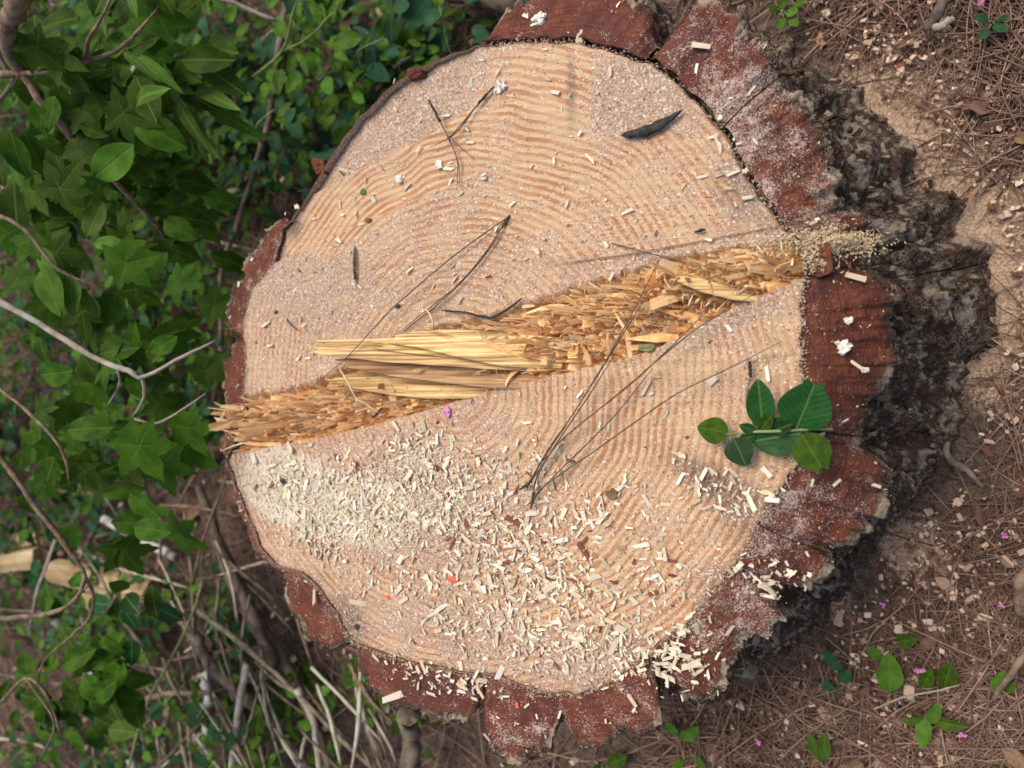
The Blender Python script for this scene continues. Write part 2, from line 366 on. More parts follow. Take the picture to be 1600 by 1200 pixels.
B_px = [(343,640,H-.004),(342,600,H-.004),(350,560,H-.004),(356,535,H-.004),(362,525,H-.004),(344,505,H-.004),(350,478,H-.004),(370,440,H-.004),(380,400,H-.004),(400,370,H-.003),
        (436,338,H-.002),(466,318,H-.001),(507,250,H-.001),(557,181,H-.001),(618,124,H-.001),(678,91,H-.001),(743,68,H-.001),(757,45,H-.001),(772,32,H-.002),(800,10,H-.003),(820,-18,H-.005),
        (860,-45,H-.01),(940,-50,H-.01),(990,-25,H-.012),(1010,10,H-.012),(1040,42,H-.014),(1065,12,H-.014),(1110,-6,H-.016),(1165,2,H-.02),(1180,50,H-.02),(1225,88,H-.022),(1245,130,H-.03),
        (1270,175,H-.035),(1300,235,H-.035),(1325,290,H-.035),(1350,350,H-.035),(1345,392,H-.035),(1365,420,H-.04),(1405,450,H-.05),(1412,540,H-.05),(1400,610,H-.05),(1352,655,H-.04),
        (1350,700,H-.04),(1400,735,H-.055),(1385,810,H-.055),(1330,865,H-.045),(1290,900,H-.035),(1255,945,H-.025),(1205,1000,H-.02),(1150,1055,H-.015),(1110,1090,H-.01),(1065,1113,H-.008),
        (1047,1092,H-.006),(1030,1128,H-.006),(960,1158,H-.006),(905,1180,H-.006),(885,1160,H-.006),(860,1172,H-.006),(845,1192,H-.006),(785,1195,H-.006),(750,1172,H-.006),(744,1130,H-.006),(700,1135,H-.005),
        (655,1128,H-.005),(610,1115,H-.005),(580,1085,H-.005),(552,1050,H-.005),(540,1015,H-.004),(528,1036,H-.005),(508,1040,H-.005),(482,1010,H-.005),(470,970,H-.005),(450,962,H-.005),(438,925,H-.005),(424,893,H-.004),
        (396,858,H-.004),(382,828,H-.004),(372,790,H-.004),(347,738,H-.004),(342,700,H-.004)]
S_px = [(1180,45),(1255,95),(1300,130),(1335,180),(1385,225),(1440,290),(1500,350),(1550,450),(1560,540),(1520,620),(1480,720),(1420,810),(1345,880),(1270,975),(1190,1060),(1130,1075)]
wA, wR = polar(W_px, H); bA, bR = polar(B_px, H)
sA, sR = polar(S_px, 0.0)
Rw = lambda ph: pint(ph, wA, wR[:, 0]) + .0016*(noise(np.asarray(ph)*26, 0, seed=3)-.5)*2
Rb = lambda ph: pint(ph, bA, bR[:, 0]) + .013*(fbm(np.cos(ph)*15, np.sin(ph)*15, 0, 6, 5)-.5)*2 + .004*(fbm(np.cos(ph)*90, np.sin(ph)*90, 0, 4, 15)-.5)*2 - .007*sst(.60, .64, noise(np.cos(ph)*19, np.sin(ph)*19, 0, 16))
Zb = lambda ph: pint(ph, bA, bR[:, 1])
def Rs(ph):      # foot of the trunk on the ground; flares only where the roots show
    base = Rb(ph) - .004
    ph2 = (np.asarray(ph) + math.pi) % (2*math.pi) - math.pi
    s = np.interp(ph2, sA, sR[:, 0]); m = sst(sA[0]-.35, sA[0], ph2) * (1 - sst(sA[-1], sA[-1]+.35, ph2))
    return base*(1-m) + np.maximum((s+.016)*(1+.08*(fbm(np.cos(ph)*9, np.sin(ph)*9, 0, 3, 13)-.5)*2), base)*m

PITH = P(708, 603, H); PITH = np.array([PITH.x, PITH.y])
U_px = [(330,636),(380,620),(480,602),(560,566),(640,528),(700,508),(760,500),(870,460),(960,432),(1060,402),(1150,388),(1275,380)]
L_px = [(330,712),(370,706),(420,697),(500,682),(580,662),(650,645),(700,628),(780,603),(850,588),(960,562),(1010,547),(1080,515),(1150,474),(1230,440),(1275,420)]
def curve(px): 
    q = np.array([tuple(P(a, b, H))[:2] for a, b in px]); return q[:, 0], q[:, 1]
Ux, Uy = curve(U_px); Lx, Ly = curve(L_px)
yU = lambda x: np.interp(x, Ux, Uy) + .003*(noise(np.asarray(x)*160, 0, seed=9)-.5)*2
yL = lambda x: np.interp(x, Lx, Ly) + .0012*(noise(np.asarray(x)*260, 0, seed=10)-.5)*2
K1 = curve([(300,470),(440,405),(560,350),(650,312),(760,262),(900,215),(1300,60)])
K2 = curve([(400,345),(505,290),(600,240),(680,200),(740,165),(800,120),(1300,0)])
K3 = curve([(840,425),(880,412),(1000,395),(1120,372),(1240,350)])
def ang(px, py, z=H):
    q = P(px, py, z); return math.atan2(q.y-C0[1], q.x-C0[0])
def zface(x, y):
    u, l = yU(x), yL(x)
    inside = sst(l-.0010, l+.0012, y) * (1 - sst(u-.007, u+.004, y))
    z = H + .0012*(fbm(x*14, y*14, 0, 3, 2)-.5)*2
    up = sst(-.003, .003, y - (u+l)/2); z = z - .0035*(1-up)
    x0 = K1[0][3]; near = 1 - sst(P(640, 300).x, P(800, 230).x, x)
    z = z - .0055*sst(-.0006, .0012, y-np.interp(x, *K1))*near
    z = z - .0045*sst(-.0006, .0012, y-np.interp(x, *K2))*(1-sst(P(700, 200).x, P(790, 130).x, x))
    k3 = np.interp(x, *K3); z = z - .0028*(1-sst(k3-.001, k3+.0008, y))*up*sst(P(840,430).x, P(930,410).x, x)
    a = R(15); s = -x*math.sin(a)+y*math.cos(a); t = x*math.cos(a)+y*math.sin(a)
    z = z + .00045*(noise(s*520, t*18, seed=21)-.5) + .0003*(noise(s*1000, t*60, seed=22)-.5)
    pit = -.018 + .016*np.floor(fbm(x*75, y*190, 0, 3, 31)*7)/7 + .004*(fbm(x*60, y*420, 0, 2, 33)-.5)
    return z + inside*pit, inside

# map of the dust, stain and fresh wood, by place on the cut
def blobs(x, y, L, base):
    v = np.full(np.shape(x), float(base))
    for (px, py, rx, ry, a, val) in L:
        c = P(px, py, H); sc = CH*1.09/FPX/ max(.2, 1.0)
        dx = (x-c.x)/(rx*.00058); dy = (y-c.y)/(ry*.00055); ca, sa = math.cos(R(a)), math.sin(R(a))
        e = np.exp(-(((dx*ca)+(dy*sa))**2 + (-dx*sa+dy*ca)**2)**1.5) if rx == ry else np.exp(-((((x-c.x)*ca+(y-c.y)*sa)/(rx*.00058))**2 + ((-(x-c.x)*sa+(y-c.y)*ca)/(ry*.00055))**2)**1.5)
        v = v*(1-e) + val*e
    return v
DUST = [(640,170,150,55,28,.85),(500,450,130,70,0,.72),(1000,150,95,62,-10,1.05),(860,200,62,130,0,.12),(560,345,110,30,25,.1),(960,180,30,50,0,.9),
        (800,420,90,40,10,.55),(700,270,80,40,20,.45),(1050,300,110,90,-30,.4),(1180,290,50,60,-40,.62),(1050,420,150,25,12,.35),
        (1020,650,170,110,0,.22),(1180,620,80,60,0,.35),(1130,490,90,35,20,.85),(660,800,190,100,0,.8),(930,900,90,60,20,.18),(600,960,110,50,-25,.38),
        (950,1050,160,40,0,.9),(740,1000,150,60,0,.7),(1140,880,50,50,0,.5),(750,650,40,25,0,.6),(420,420,50,50,0,.85)]
STAIN = [(452,350,22,28,0,1),(1135,768,85,26,-28,1),(1180,800,26,22,0,.8),(537,968,50,42,-30,1),(1190,830,60,40,-40,.6),(893,140,8,60,0,.6),(1125,905,42,24,35,.4),(975,1010,40,18,0,.5),
         (1160,300,50,34,-60,.6),(430,400,26,14,60,.5),(1020,1080,50,14,10,.4),(500,905,26,14,0,.35),(1215,355,40,12,-40,.45),(1200,560,60,5,10,.4)]

ST = thing('tree_stump', (C0[0], C0[1], 0), 'broad freshly sawn pine stump with torn splintered wood across its middle', 'tree stump')
NR, NP = 330, 1500
s = np.linspace(0, 1, NR)**.8; ph = np.linspace(-math.pi, math.pi, NP, endpoint=False)
PH, SS = np.meshgrid(ph, s, indexing='ij'); RR = SS*Rw(ph)[:, None]
X = C0[0]+RR*np.cos(PH); Y = C0[1]+RR*np.sin(PH)
Z, INS = zface(X, Y)
crack = np.exp(-((((PH-ang(1100,170))+math.pi)%(2*math.pi)-math.pi)/.55)**4); Z = Z - (.0006+.004*crack)*sst(.992, 1.0, SS)
dx, dy = X-PITH[0], Y-PITH[1]; rp = np.hypot(dx, dy*1.03); ap = np.arctan2(dy, dx)
rp = rp*(1+.05*(fbm(np.cos(ap)*3, np.sin(ap)*3, rp*8, 3, 41)-.5)*2) + .0010*(fbm(X*40, Y*40, 0, 3, 42)-.5)
ring = np.where(rp < .09, rp/.0074, .09/.0074+(rp-.09)/.0064)
m1 = sst(0, .0015, Y-np.interp(X, *K1)); m2 = sst(0, .0015, Y-np.interp(X, *K2)); lf = 1-sst(P(700, 230).x, P(800, 200).x, X); k3_ = np.interp(X, *K3)
wedge = lf*(m2*.25-(m1-m2)*.28) + (1-m1)*lf*.10 + .30*(1-sst(k3_-.001, k3_+.001, Y))*sst(yU(X)+.001, yU(X)+.004, Y)*sst(P(860,430).x, P(930,410).x, X)
fresh = blobs(X, Y, [(860,200,62,130,0,1),(560,345,110,30,25,1),(930,900,90,60,20,1),(760,700,80,60,0,.6),(1000,640,110,110,0,.55)], .0)
part('cut_face', np.stack([X, Y, Z], -1).reshape(-1, 3), grid_faces(NP, NR, True), M['face'], ST,
     dict(dash=blobs(X, Y, [(1120,330,110,100,0,1),(1000,370,90,60,0,1),(480,560,110,60,0,1),(1010,600,90,60,0,.7),(450,480,50,80,0,.7)], .12).ravel(), torn=(np.clip(INS*1.3-.15, 0, 1)).ravel(), ring=ring.ravel(), dust=(blobs(X, Y, DUST, .42)*(1-INS)+wedge).ravel(), cream=blobs(X, Y, [(450,765,125,75,-12,1.1),(570,800,120,70,0,.85),(640,720,70,30,10,.5),(700,790,80,40,0,.4),(1190,905,30,20,0,.6),(960,1040,90,25,0,.35)], 0).ravel(), stain=blobs(X, Y, STAIN, 0).ravel(), fresh=fresh.ravel()))

# ------------------------------------------------------------------ bark: dark inner ring, then the plates
def bark_strip(ph0, ph1, name, kind, ends=(.3, .3), step=0.0, dz=0.0, gap=.0012, n_step=.0011):
    core = kind == 'core'
    rmean = .27; n = max(20, int(abs(ph1-ph0)*rmean/n_step)) if not core else 1100
    p = np.linspace(ph0, ph1, n, endpoint=not core)
    rw, rb, zb, rs = Rw(p), Rb(p), Zb(p), Rs(p)
    if core: rb = np.maximum(rb-.010-.004*fbm(p*30, 0, 0, 2, 8), rw+.001); e = np.ones(n)
    else:
        d = np.minimum(p-ph0, ph1-p)*rmean
        near1 = (ph1-p) < (p-ph0); kd = np.where(near1, ends[1], ends[0]); wdn = .004+.018*(1-kd)
        e = sst(-.0003, 1, (d + .0022*(noise(p*260, 0, seed=int(abs(ph0*10)))-.5))/wdn)
        rb = rw+.0012+(rb-rw-.0012)*(kd+(1-kd)*e)*(1-.0*e)
    gin = gap*(.4+1.3*noise(p*30, 0, seed=12))
    rin = rw+gin
    rb = np.maximum(rb, rin+.0008)
    top = np.linspace(0, 1, 34 if not core else 8); sd_ = np.linspace(0, 1, 92 if not core else 40)[1:]**1.25
    rows = []
    def push(r, z, cut, kind_): rows.append((r, z, np.full(n, cut) if np.ndim(cut) == 0 else cut, kind_))
    push(rin, np.full(n, H-.012)+dz, .2, 0); push(rin, np.full(n, H-.003)+dz, .8, 0)
    for t in top:
        r = rin+(rb-rin)*t
        zt = H-.0012 + dz + (zb-H)*t**1.6
        if core: zt = zt - .012
        push(r, zt, 1.0-.62*sst(.62, 1, t)-.12*(t > .3) if not core else .1, 1)
    for t in sd_:
        zz = zb - .0012 + dz - (.012 if core else 0); zz = zz*(1-t) + (-.01)*t
        r = rb + ((rs if not core else rs-.008)-rb)*(.25*t+.75*t*t)
        push(r, zz, .75*(1-sst(.0, .10, t)) if not core else 0., 2)
    Rr = np.array([a[0] for a in rows]).T; Zz = np.array([a[1] for a in rows]).T; Cc = np.array([a[2] for a in rows]).T
    K = np.array([a[3] for a in rows])[None, :]; Pp = p[:, None]*np.ones_like(Rr)
    Xx = C0[0]+Rr*np.cos(Pp); Yy = C0[1]+Rr*np.sin(Pp)
    # relief: flat sawn top, deeply furrowed scaly side
    arc = Pp*.27
    furrow = fbm(arc*24+1.5*fbm(arc*9, Zz*12, 0, 2, 61), Zz*9, Rr*7, 6, 60); ridg = 1-np.abs(2*furrow-1)
    flake = fbm(Xx*170, Yy*170, Zz*170, 4, 64)
    terr = np.floor((fbm(arc*48, Zz*22, Rr*22, 3, 66))*8)/8
    sidew = (K == 2)*np.clip((H-.0-Zz)/.03, 0, 1)
    dr = sidew*(.007-.026*ridg**2.2 + .022*(terr-.5) + .006*(flake-.5))
    topn = (K == 1)*(.0035*(fbm(Xx*40, Yy*40, 0, 3, 70)-.5) + .0016*(flake-.5))
    tcoarse = (K == 1)*np.clip((H-Zz-.002)/.02, 0, 1)*(.010*(np.floor(fbm(Xx*55, Yy*55, Zz*30, 3, 72)*8)/8-.5))
    if not core: Zz = Zz + (K == 1)*.0011*(fbm(Rr*380 if step < .006 else arc*330, arc*14 if step < .006 else Rr*14, 0, 2, 79)-.5)*2
    if step:
        tj = (Rr-rin[:, None])/np.maximum((rb-rin)[:, None], 1e-4)
        Zz = Zz + (K == 1)*step*(np.floor(fbm(arc*75+Rr*20, Rr*14, 0, 3, 77)*10)/10-.5)*sst(.0, .2, tj)
    if not core: Zz = Zz - (K == 1)*.003*(1-sst(0, .006, np.minimum(p-ph0, ph1-p)*rmean))[:, None]
    Xx += dr*np.cos(Pp); Yy += dr*np.sin(Pp); Zz = Zz + topn + tcoarse + sidew*.006*(flake-.5)
    strip = np.stack([Rr*520, arc*18, Zz*420], -1) if step < .006 else np.stack([Rr*30, arc*400, Zz*300], -1)
    dustv = np.clip(blobs(Xx, Yy, [(1130,200,100,130,0,1.0),(1200,800,70,60,0,1.0),(1320,500,70,120,0,.12),(880,40,120,50,0,.35),(1130,960,90,50,0,1.0),(620,1080,90,40,0,.35),(470,960,40,60,0,.2),
                   (370,600,40,80,0,.35),(960,1110,90,40,0,.6),(1250,340,60,50,0,.9),(800,1150,60,40,0,.7)], .6), 0, 1)
    V = np.stack([Xx, Yy, Zz], -1).reshape(-1, 3)
    o = part(name, V, grid_faces(n, Rr.shape[1], core), M['bark'], ST, dict(cut=Cc.ravel(), dust=dustv.ravel(), strip=strip.reshape(-1, 3)))
    return o
bark_strip(-math.pi, math.pi, 'inner_bark', 'core')
pe = np.linspace(-math.pi, math.pi, 1100, endpoint=False); re_ = Rw(pe); ez = np.array([-.0004, -.004, -.009, -.015, -.022])
ex = re_[:, None]+.0012*(fbm(pe[:, None]*40, ez[None]*150, 0, 3, 18)-.2)*np.array([0, 1, 1, 1, 1])[None]
V = np.stack([C0[0]+ex*np.cos(pe)[:, None], C0[1]+ex*np.sin(pe)[:, None], H+ez[None]+0*ex], -1).reshape(-1, 3)
part('sapwood_edge', V, grid_faces(1100, 5, True), M['face'], ST, dict(ring=V[:, 2]*100, dust=np.full(len(V), .9), stain=np.full(len(V), .15), fresh=np.zeros(len(V)), dash=np.zeros(len(V)), torn=np.zeros(len(V)), cream=np.zeros(len(V))))
def ang(px, py, z=H):
    q = P(px, py, z); return math.atan2(q.y-C0[1], q.x-C0[0])
br = [ang(440,337), ang(752,66), ang(1028,50), ang(1208,98), ang(1350,398), ang(1352,690), ang(1296,890), ang(1240,965), ang(1046,1095), ang(874,1165), ang(745,1130), ang(536,1020), ang(428,893), ang(347,722), ang(360,527)]
lab = ['thin torn bark edge left', 'thick red bark block dusted with crumbs', 'purple red bark block white with dust', 'dusty red bark slab that steps down to black scales', 'clean rust red bark slab with fine lines',
       'dark red bark lobe with a drift of powder', None, 'dark red bark corner carrying long chips', None, None, None, None, None, None, None]
br2 = br + [br[0]]
ND = [.85, .05, .6, .97, .85, .93, .85, .45, .35, .6, .65, .12, .3, .6, .8]
zz = [-.0008, .002, -.001, -.002, -.003, -.002, -.001, -.001, 0, -.001, 0, 0, 0, 0, 0]
for i in range(len(br)):
    a0, a1 = br2[i], br2[i+1]
    while a1 > a0: a1 -= 2*math.pi
    if i == 0: continue      # no bark left along the upper left
    o = bark_strip(a1+.0015, a0-.0015, 'bark_plate', 'plate', ends=(ND[(i+1) % len(ND)], ND[i]), step=[0, .0055, .011, .016, .0035, .0055, .0059, .0055, .005, .005, .005, .003, .003, .003, .003][i], dz=zz[i], gap=(.0030 if i in (1, 2, 3) else .0001))
    if lab[i]: o['label'] = lab[i]

# rough scales standing off the old bark (too many to count)
def on_side(n, phr=(-1.15, 1.5)):
    p = rng.uniform(*phr, n); t = rng.uniform(.02, .97, n)
    rb, rs, zb = Rb(p), Rs(p), Zb(p); r = rb+(rs-rb)*(.25*t+.75*t*t); z = zb*(1-t)
    return p, C0[0]+r*np.cos(p), C0[1]+r*np.sin(p), z
n = 420; p, x, y, z = on_side(n)
S = np.stack([rng.uniform(.003, .011, n), rng.uniform(.002, .006, n), rng.uniform(.0015, .004, n)], -1)
Mx = rots(n, .5); 
tilt = np.zeros((n, 3, 3)); cp, sp = np.cos(p), np.sin(p); ca, sa = math.cos(1.05), math.sin(1.05)
tilt[:, :, 0] = np.stack([-sp, cp, 0*p], -1); tilt[:, :, 2] = np.stack([cp*sa, sp*sa, 0*p+ca], -1); tilt[:, :, 1] = np.cross(tilt[:, :, 2], tilt[:, :, 0])
V, F = scatter(np.stack([x, y, z], -1) - np.stack([cp, sp, 0*p], -1)*.006, S, tilt @ Mx, jit=.5)
k = len(V); o = part('bark_scales', V, F, M['bark'], ST, dict(cut=np.repeat(rng.choice([0, 0, 0, .2, .45], n), 8), dust=np.full(k, .12), strip=V*400), smooth=False); o['kind'] = 'stuff'

# ------------------------------------------------------------------ the torn hinge: upright broken fibres leaning to the far side
def shards(n, hmul, name):
    x = rng.uniform(P(345, 650).x, P(1262, 410).x, n*2); u, l = yU(x), yL(x)
    f = rng.uniform(0, 1, n*2)**.9; y = l+.001+(u-l-.001)*f
    rr = np.hypot(x-C0[0], y-C0[1]); ok = rr < Rw(np.arctan2(y-C0[1], x-C0[0]))+.002
    sa_, sb_ = P(475, 615), P(850, 528); ok &= ~((x > sa_.x)*(x < sb_.x)*(y > sa_.y)*(y < sb_.y)*(rng.uniform(0, 1, len(x)) < .8))
    x, y, f = x[ok][:n], y[ok][:n], f[ok][:n]; n = len(x)
    clump = fbm(x*110, y*110, 0, 2, 81)
    ln = (.010+.020*clump**2*2)*hmul*rng.uniform(.6, 1.3, n)*(.35+.65*sst(0, .45, f))*(1-.55*sst(.6, 1, f))
    lean = rng.normal(.66, .26, n)+.5*(noise(x*60, y*60, seed=83)-.5); az = rng.normal(math.pi, .30, n)
    az = np.arctan2(.12*np.sin(az), np.cos(az)) if False else az
    ax = np.stack([np.sin(lean)*np.cos(az), np.sin(lean)*np.sin(az), np.cos(lean)], -1)
    yw = rng.normal(0, .35, n); sx = np.stack([-np.sin(yw)*0+np.cos(yw)*0, np.cos(yw), np.sin(yw)*0], -1); sx = sx/np.linalg.norm(sx, axis=1)[:, None]
    sx = np.stack([np.sin(yw), np.cos(yw), 0*yw], -1); sx = sx - ax*np.sum(sx*ax, 1)[:, None]; sx /= np.linalg.norm(sx, axis=1)[:, None]
    sy = np.cross(ax, sx)
    wd = rng.gamma(2.2, .0014, n)+.0008; th = rng.gamma(2.2, .0005, n)+.0004
    bv = BV.copy(); V = np.zeros((n, 8, 3))
    z0 = H-.020
    c = np.stack([x, y, np.full(n, z0)], -1)
    for j, (a, b, e) in enumerate(BV):
        tt = e+.5; nar = np.where(tt > .5, rng.uniform(.15, .95, n), 1.0); LL = (ln+.008)*np.where(tt > .5, rng.uniform(.72, 1.0, n), 0)
        V[:, j] = c + sx*(a*wd*nar)[:, None] + sy*(b*th*nar)[:, None] + ax*LL[:, None]
    F = (BF[None]+(np.arange(n)*8)[:, None, None]).reshape(-1, 3)
    mixf = np.clip(.7*fbm(x*70, y*70, 0, 2, 85)+.5*rng.uniform(0, 1, n)-.1+.25*sst(.5, 1, f), 0, 1)[:, None]
    colr = np.array([.80, .38, .13])*(1-mixf)+np.array([.96, .72, .40])*mixf
    V = V.reshape(-1, 3)
    o = part(name, V, F, M['shard'], ST, dict(tint=np.repeat(colr, 8, 0)), smooth=False); o['kind'] = 'stuff'
shards(3000, .85, 'torn_fibres'); shards(420, 1.7, 'long_torn_fibres')

def slat(pts, widths, th, flat=Vector((0, 1, 0)), fray=True, name='splinter', m='slab', ncol=7, n=26):
    """long splinter: a curved slat with thickness, split and ragged tip"""
    pts = [Vector(p) for p in pts]
    L = np.array([tuple(p) for p in pts]); t0 = np.linspace(0, 1, len(L)); t = np.linspace(0, 1, n)
    if len(L) == 2: c = np.stack([np.interp(t, t0, L[:, i]) for i in range(3)], -1)
    else:
        co = [np.polyfit(t0, L[:, i], min(3, len(L)-1)) for i in range(3)]; c = np.stack([np.polyval(k_, t) for k_ in co], -1)
    W_ = np.interp(t, np.linspace(0, 1, len(widths)), widths)
    T = np.gradient(c, axis=0); T /= np.linalg.norm(T, axis=1)[:, None]
    fl = np.array(tuple(flat)); Sx = fl[None]-T*(T@fl)[:, None]; Sx /= np.linalg.norm(Sx, axis=1)[:, None]; Nn = np.cross(T, Sx)
    if Nn[0][2] < 0: Nn = -Nn
    sd0 = random.random()*100
    js = np.linspace(-.5, .5, ncol); V = []
    for side in (1, -1):
        for j, a in enumerate(js):
            lenf = 1-(.22*noise(a*9+sd0, 3.3, seed=5) if fray else 0)
            tt = t*lenf; cc = np.stack([np.interp(tt, t, c[:, i]) for i in range(3)], -1)
            rel = .0016*(noise(a*16+sd0, t*1.5, seed=90)-.5)
            V.append(cc+Sx*(a*W_)[:, None]+Nn*((side*th*.5*(1-.6*abs(a)*2)*(1-.6*t))+rel)[:, None])
    V = np.array(V).reshape(2*ncol, n, 3); Fq = []
    id_ = lambda i, k_: (i % (2*ncol))*n+k_
    order = list(range(ncol))+list(range(2*ncol-1, ncol-1, -1))
    m2 = len(order)
    for i in range(m2):
        for k_ in range(n-1): Fq.append((order[i]*n+k_, order[(i+1) % m2]*n+k_, order[(i+1) % m2]*n+k_+1, order[i]*n+k_+1))
    for j in range(ncol-1): Fq.append((j*n+n-1, (j+1)*n+n-1, (ncol+j+1)*n+n-1, (ncol+j)*n+n-1))
    return part(name, V.reshape(-1, 3), Fq, M[m], ST)
g = lambda *a: [P(px, py, H+z) for px, py, z in a]
big = [ # the tall slab in the middle
 ([(855,572,-.012),(760,556,.004),(650,548,.016),(560,546,.026),(445,540,.040)], [.006,.011,.012,.011,.007]),
 ([(870,556,-.012),(780,545,.006),(700,534,.016),(640,530,.022),(590,537,.026)], [.010,.014,.012,.008,.004]),
 ([(850,596,-.014),(760,583,-.002),(670,576,.006),(590,570,.012),(500,568,.020)], [.008,.012,.012,.010,.004]),
 ([(800,608,-.014),(720,604,-.006),(640,604,-.001),(560,598,.004),(482,590,.009)], [.007,.010,.011,.008,.003]),
 ([(880,566,-.012),(800,552,.000),(720,545,.010),(640,541,.019),(560,540,.028)], [.006,.009,.009,.007,.003]),
]
for pts, wd in big:
    o = slat(g(*pts), [v_*2.2 for v_ in wd], .0034, Vector((0, .90, -.42)), ncol=9)
bigl = ['tallest straw coloured splinter slab pointing left', 'broad splinter on the upper side of the slab']
others = [
 ([(815,560,-.006),(760,548,.006),(700,526,.016),(636,503,.026)], [.0065,.0055,.004,.0015], .0016, 'thin curved splinter over the upper face'),
 ([(865,560,-.006),(810,552,.002),(765,536,.010),(740,505,.017)], [.006,.006,.004,.001], .0014, None),
 ([(905,545,-.006),(860,535,.002),(800,520,.010)], [.008,.009,.002], .0018, 'pale flat splinter low in the middle'),
 ([(1185,468,-.006),(1140,458,.004),(1090,444,.010),(1038,430,.016)], [.004,.009,.010,.004], .0022, 'straw coloured slat near the right end'),
 ([(1060,528,-.008),(1020,528,-.001),(965,530,.005)], [.005,.008,.002], .0016, None),
 ([(985,560,-.004),(982,530,.002),(975,512,.006),(950,470,.010)], [.004,.004,.003,.0015], .0014, None),
 ([(955,560,-.004),(950,540,.002),(950,515,.005)], [.003,.003,.0015], .0012, None),
 ([(920,570,-.004),(915,550,.002),(905,537,.006)], [.005,.004,.002], .0012, None),
 ([(430,686,-.010),(385,680,-.001),(334,668,.009)], [.006,.006,.001], .0016, 'sharp orange splinter over the left rim'),
 ([(450,672,-.010),(410,662,-.002),(372,652,.006)], [.006,.005,.001], .0016, None),
 ([(440,694,-.010),(400,694,-.004),(365,690,.002)], [.005,.004,.001], .0014, None),
 ([(470,655,-.010),(430,643,-.002),(395,632,.005)], [.006,.005,.001], .0016, None),
 ([(830,570,-.008),(800,585,-.002),(790,610,.001)], [.005,.004,.001], .0012, None),
 ([(1170,430,-.004),(1175,420,.003),(1190,405,.008)], [.003,.003,.001], .001, None),
 ([(900,490,-.01),(860,480,-.002),(800,500,.004)], [.006,.006,.001], .0016, None),
 ([(1000,470,-.01),(970,462,-.002),(925,465,.003)], [.006,.006,.001], .0016, None),
 ([(1100,500,-.01),(1060,490,-.002),(1010,480,.004)], [.007,.007,.001], .0016, None),
]
for pts, wd, th, lb in others:
    o = slat(g(*pts), wd, th, Vector((0, .95, -.3)) if abs(pts[0][0]-pts[-1][0]) > 45 else Vector((1, 0, 0)), m='slab' if lb and 'orange' not in lb else 'splinter')
    if lb: o['label'] = lb
random.seed(5)
for i in range(150):
    px = random.choice([random.uniform(860, 1200), random.uniform(350, 640), random.uniform(780, 1000)]); cx_ = P(px, 500).x
    l_, u_ = float(yL(cx_)), float(yU(cx_)); y_ = l_+(u_-l_)*random.uniform(.04, .9); L_ = random.uniform(.010, .024)*(.8 if px < 640 else 1); zt_ = H+random.uniform(-.006, .004)
    b0 = Vector((cx_+L_*.8, y_, zt_-L_*.55-.006)); b1 = Vector((cx_, y_+random.uniform(-.003, .002), zt_)); w_ = random.gammavariate(3, .0016)+.0015
    o = slat([b0, b0.lerp(b1, .5)+Vector((0, random.gauss(0, .0008), .001)), b1], [w_*.8, w_, w_*random.uniform(.3, .9)], random.uniform(.0016, .0045), Vector((random.gauss(0, .3), .9, -.3)), name='torn_block', m='splinter', ncol=6, n=9)
for i in range(34):
    px, py = random.uniform(860, 1240), 0; cx_ = P(px, 500).x; l_, u_ = float(yL(cx_)), float(yU(cx_)); y_ = l_+(u_-l_)*random.uniform(.1, .9); a = random.uniform(.5, 2.6); L_ = random.uniform(.006, .018)
    b0 = Vector((cx_, y_, H-.004)); d_ = Vector((-abs(math.cos(a)), math.sin(a)*random.choice([1, -1])*.9, .5))*L_
    slat([b0, b0+d_*.5+Vector((0, 0, .002)), b0+d_], [.0018, .0018, .0005], .0006, Vector((random.random(), random.random(), 0)), name='pale_splinter', m='hair', ncol=3, n=7)
# blocky torn wood beside the pith and curled rings
for (px, py, wx, hy, z) in [(622,620,26,34,-.002),(655,622,22,30,-.004),(600,632,20,22,-.006),(490,658,22,26,.000),(530,650,18,20,-.004),(760,590,26,26,-.004),(905,548,30,24,.001),(860,560,24,26,0),(640,600,16,16,-.001)]:
    c = P(px, py, H+z); sx, sy = wx*.00052, hy*.0005
    n_ = 10; ys = np.linspace(-.5, .5, n_); V = []
    hgt = .022
    for s_ in (-.5, .5):
        for a in ys:
            wob_ = .0012*(random.random()-.5)
            V.append((c.x+s_*sx*.55+wob_, c.y+a*sy, H-.022)); V.append((c.x+s_*sx*.55-.006+wob_, c.y+a*sy, c.z+random.uniform(-.002, .002)))
    V = np.array(V); Fq = []
    for s_ in (0, 1):
        for k_ in range(n_-1):
            b_ = s_*2*n_+2*k_; Fq.append((b_, b_+2, b_+3, b_+1))
    for k_ in range(n_-1): Fq.append((2*k_+1, 2*k_+3, 2*n_+2*k_+3, 2*n_+2*k_+1))
    Fq.append((0, 1, 2*n_+1, 2*n_)); e_ = 2*(n_-1); Fq.append((e_, e_+1, 2*n_+e_+1, 2*n_+e_))
    part('torn_block', V, Fq, M['splinter'], ST, smooth=False)
for i, (rad, z) in enumerate([(.0085, -.002), (.013, -.004), (.018, -.006), (.005, -.004)]):
    aa = np.linspace(R(-30+i*25), R(200-i*10), 14)
    c = P(715, 600, H)
    pts = [Vector((c.x+rad*1.4*math.cos(a), c.y+rad*.75*math.sin(a)+.002, H+z+.001*math.sin(a*3))) for a in aa]
    part('torn_ring', *tube(pts, [.0008, .0022, .0024, .0018, .0008], 8), M['splinter'], ST)
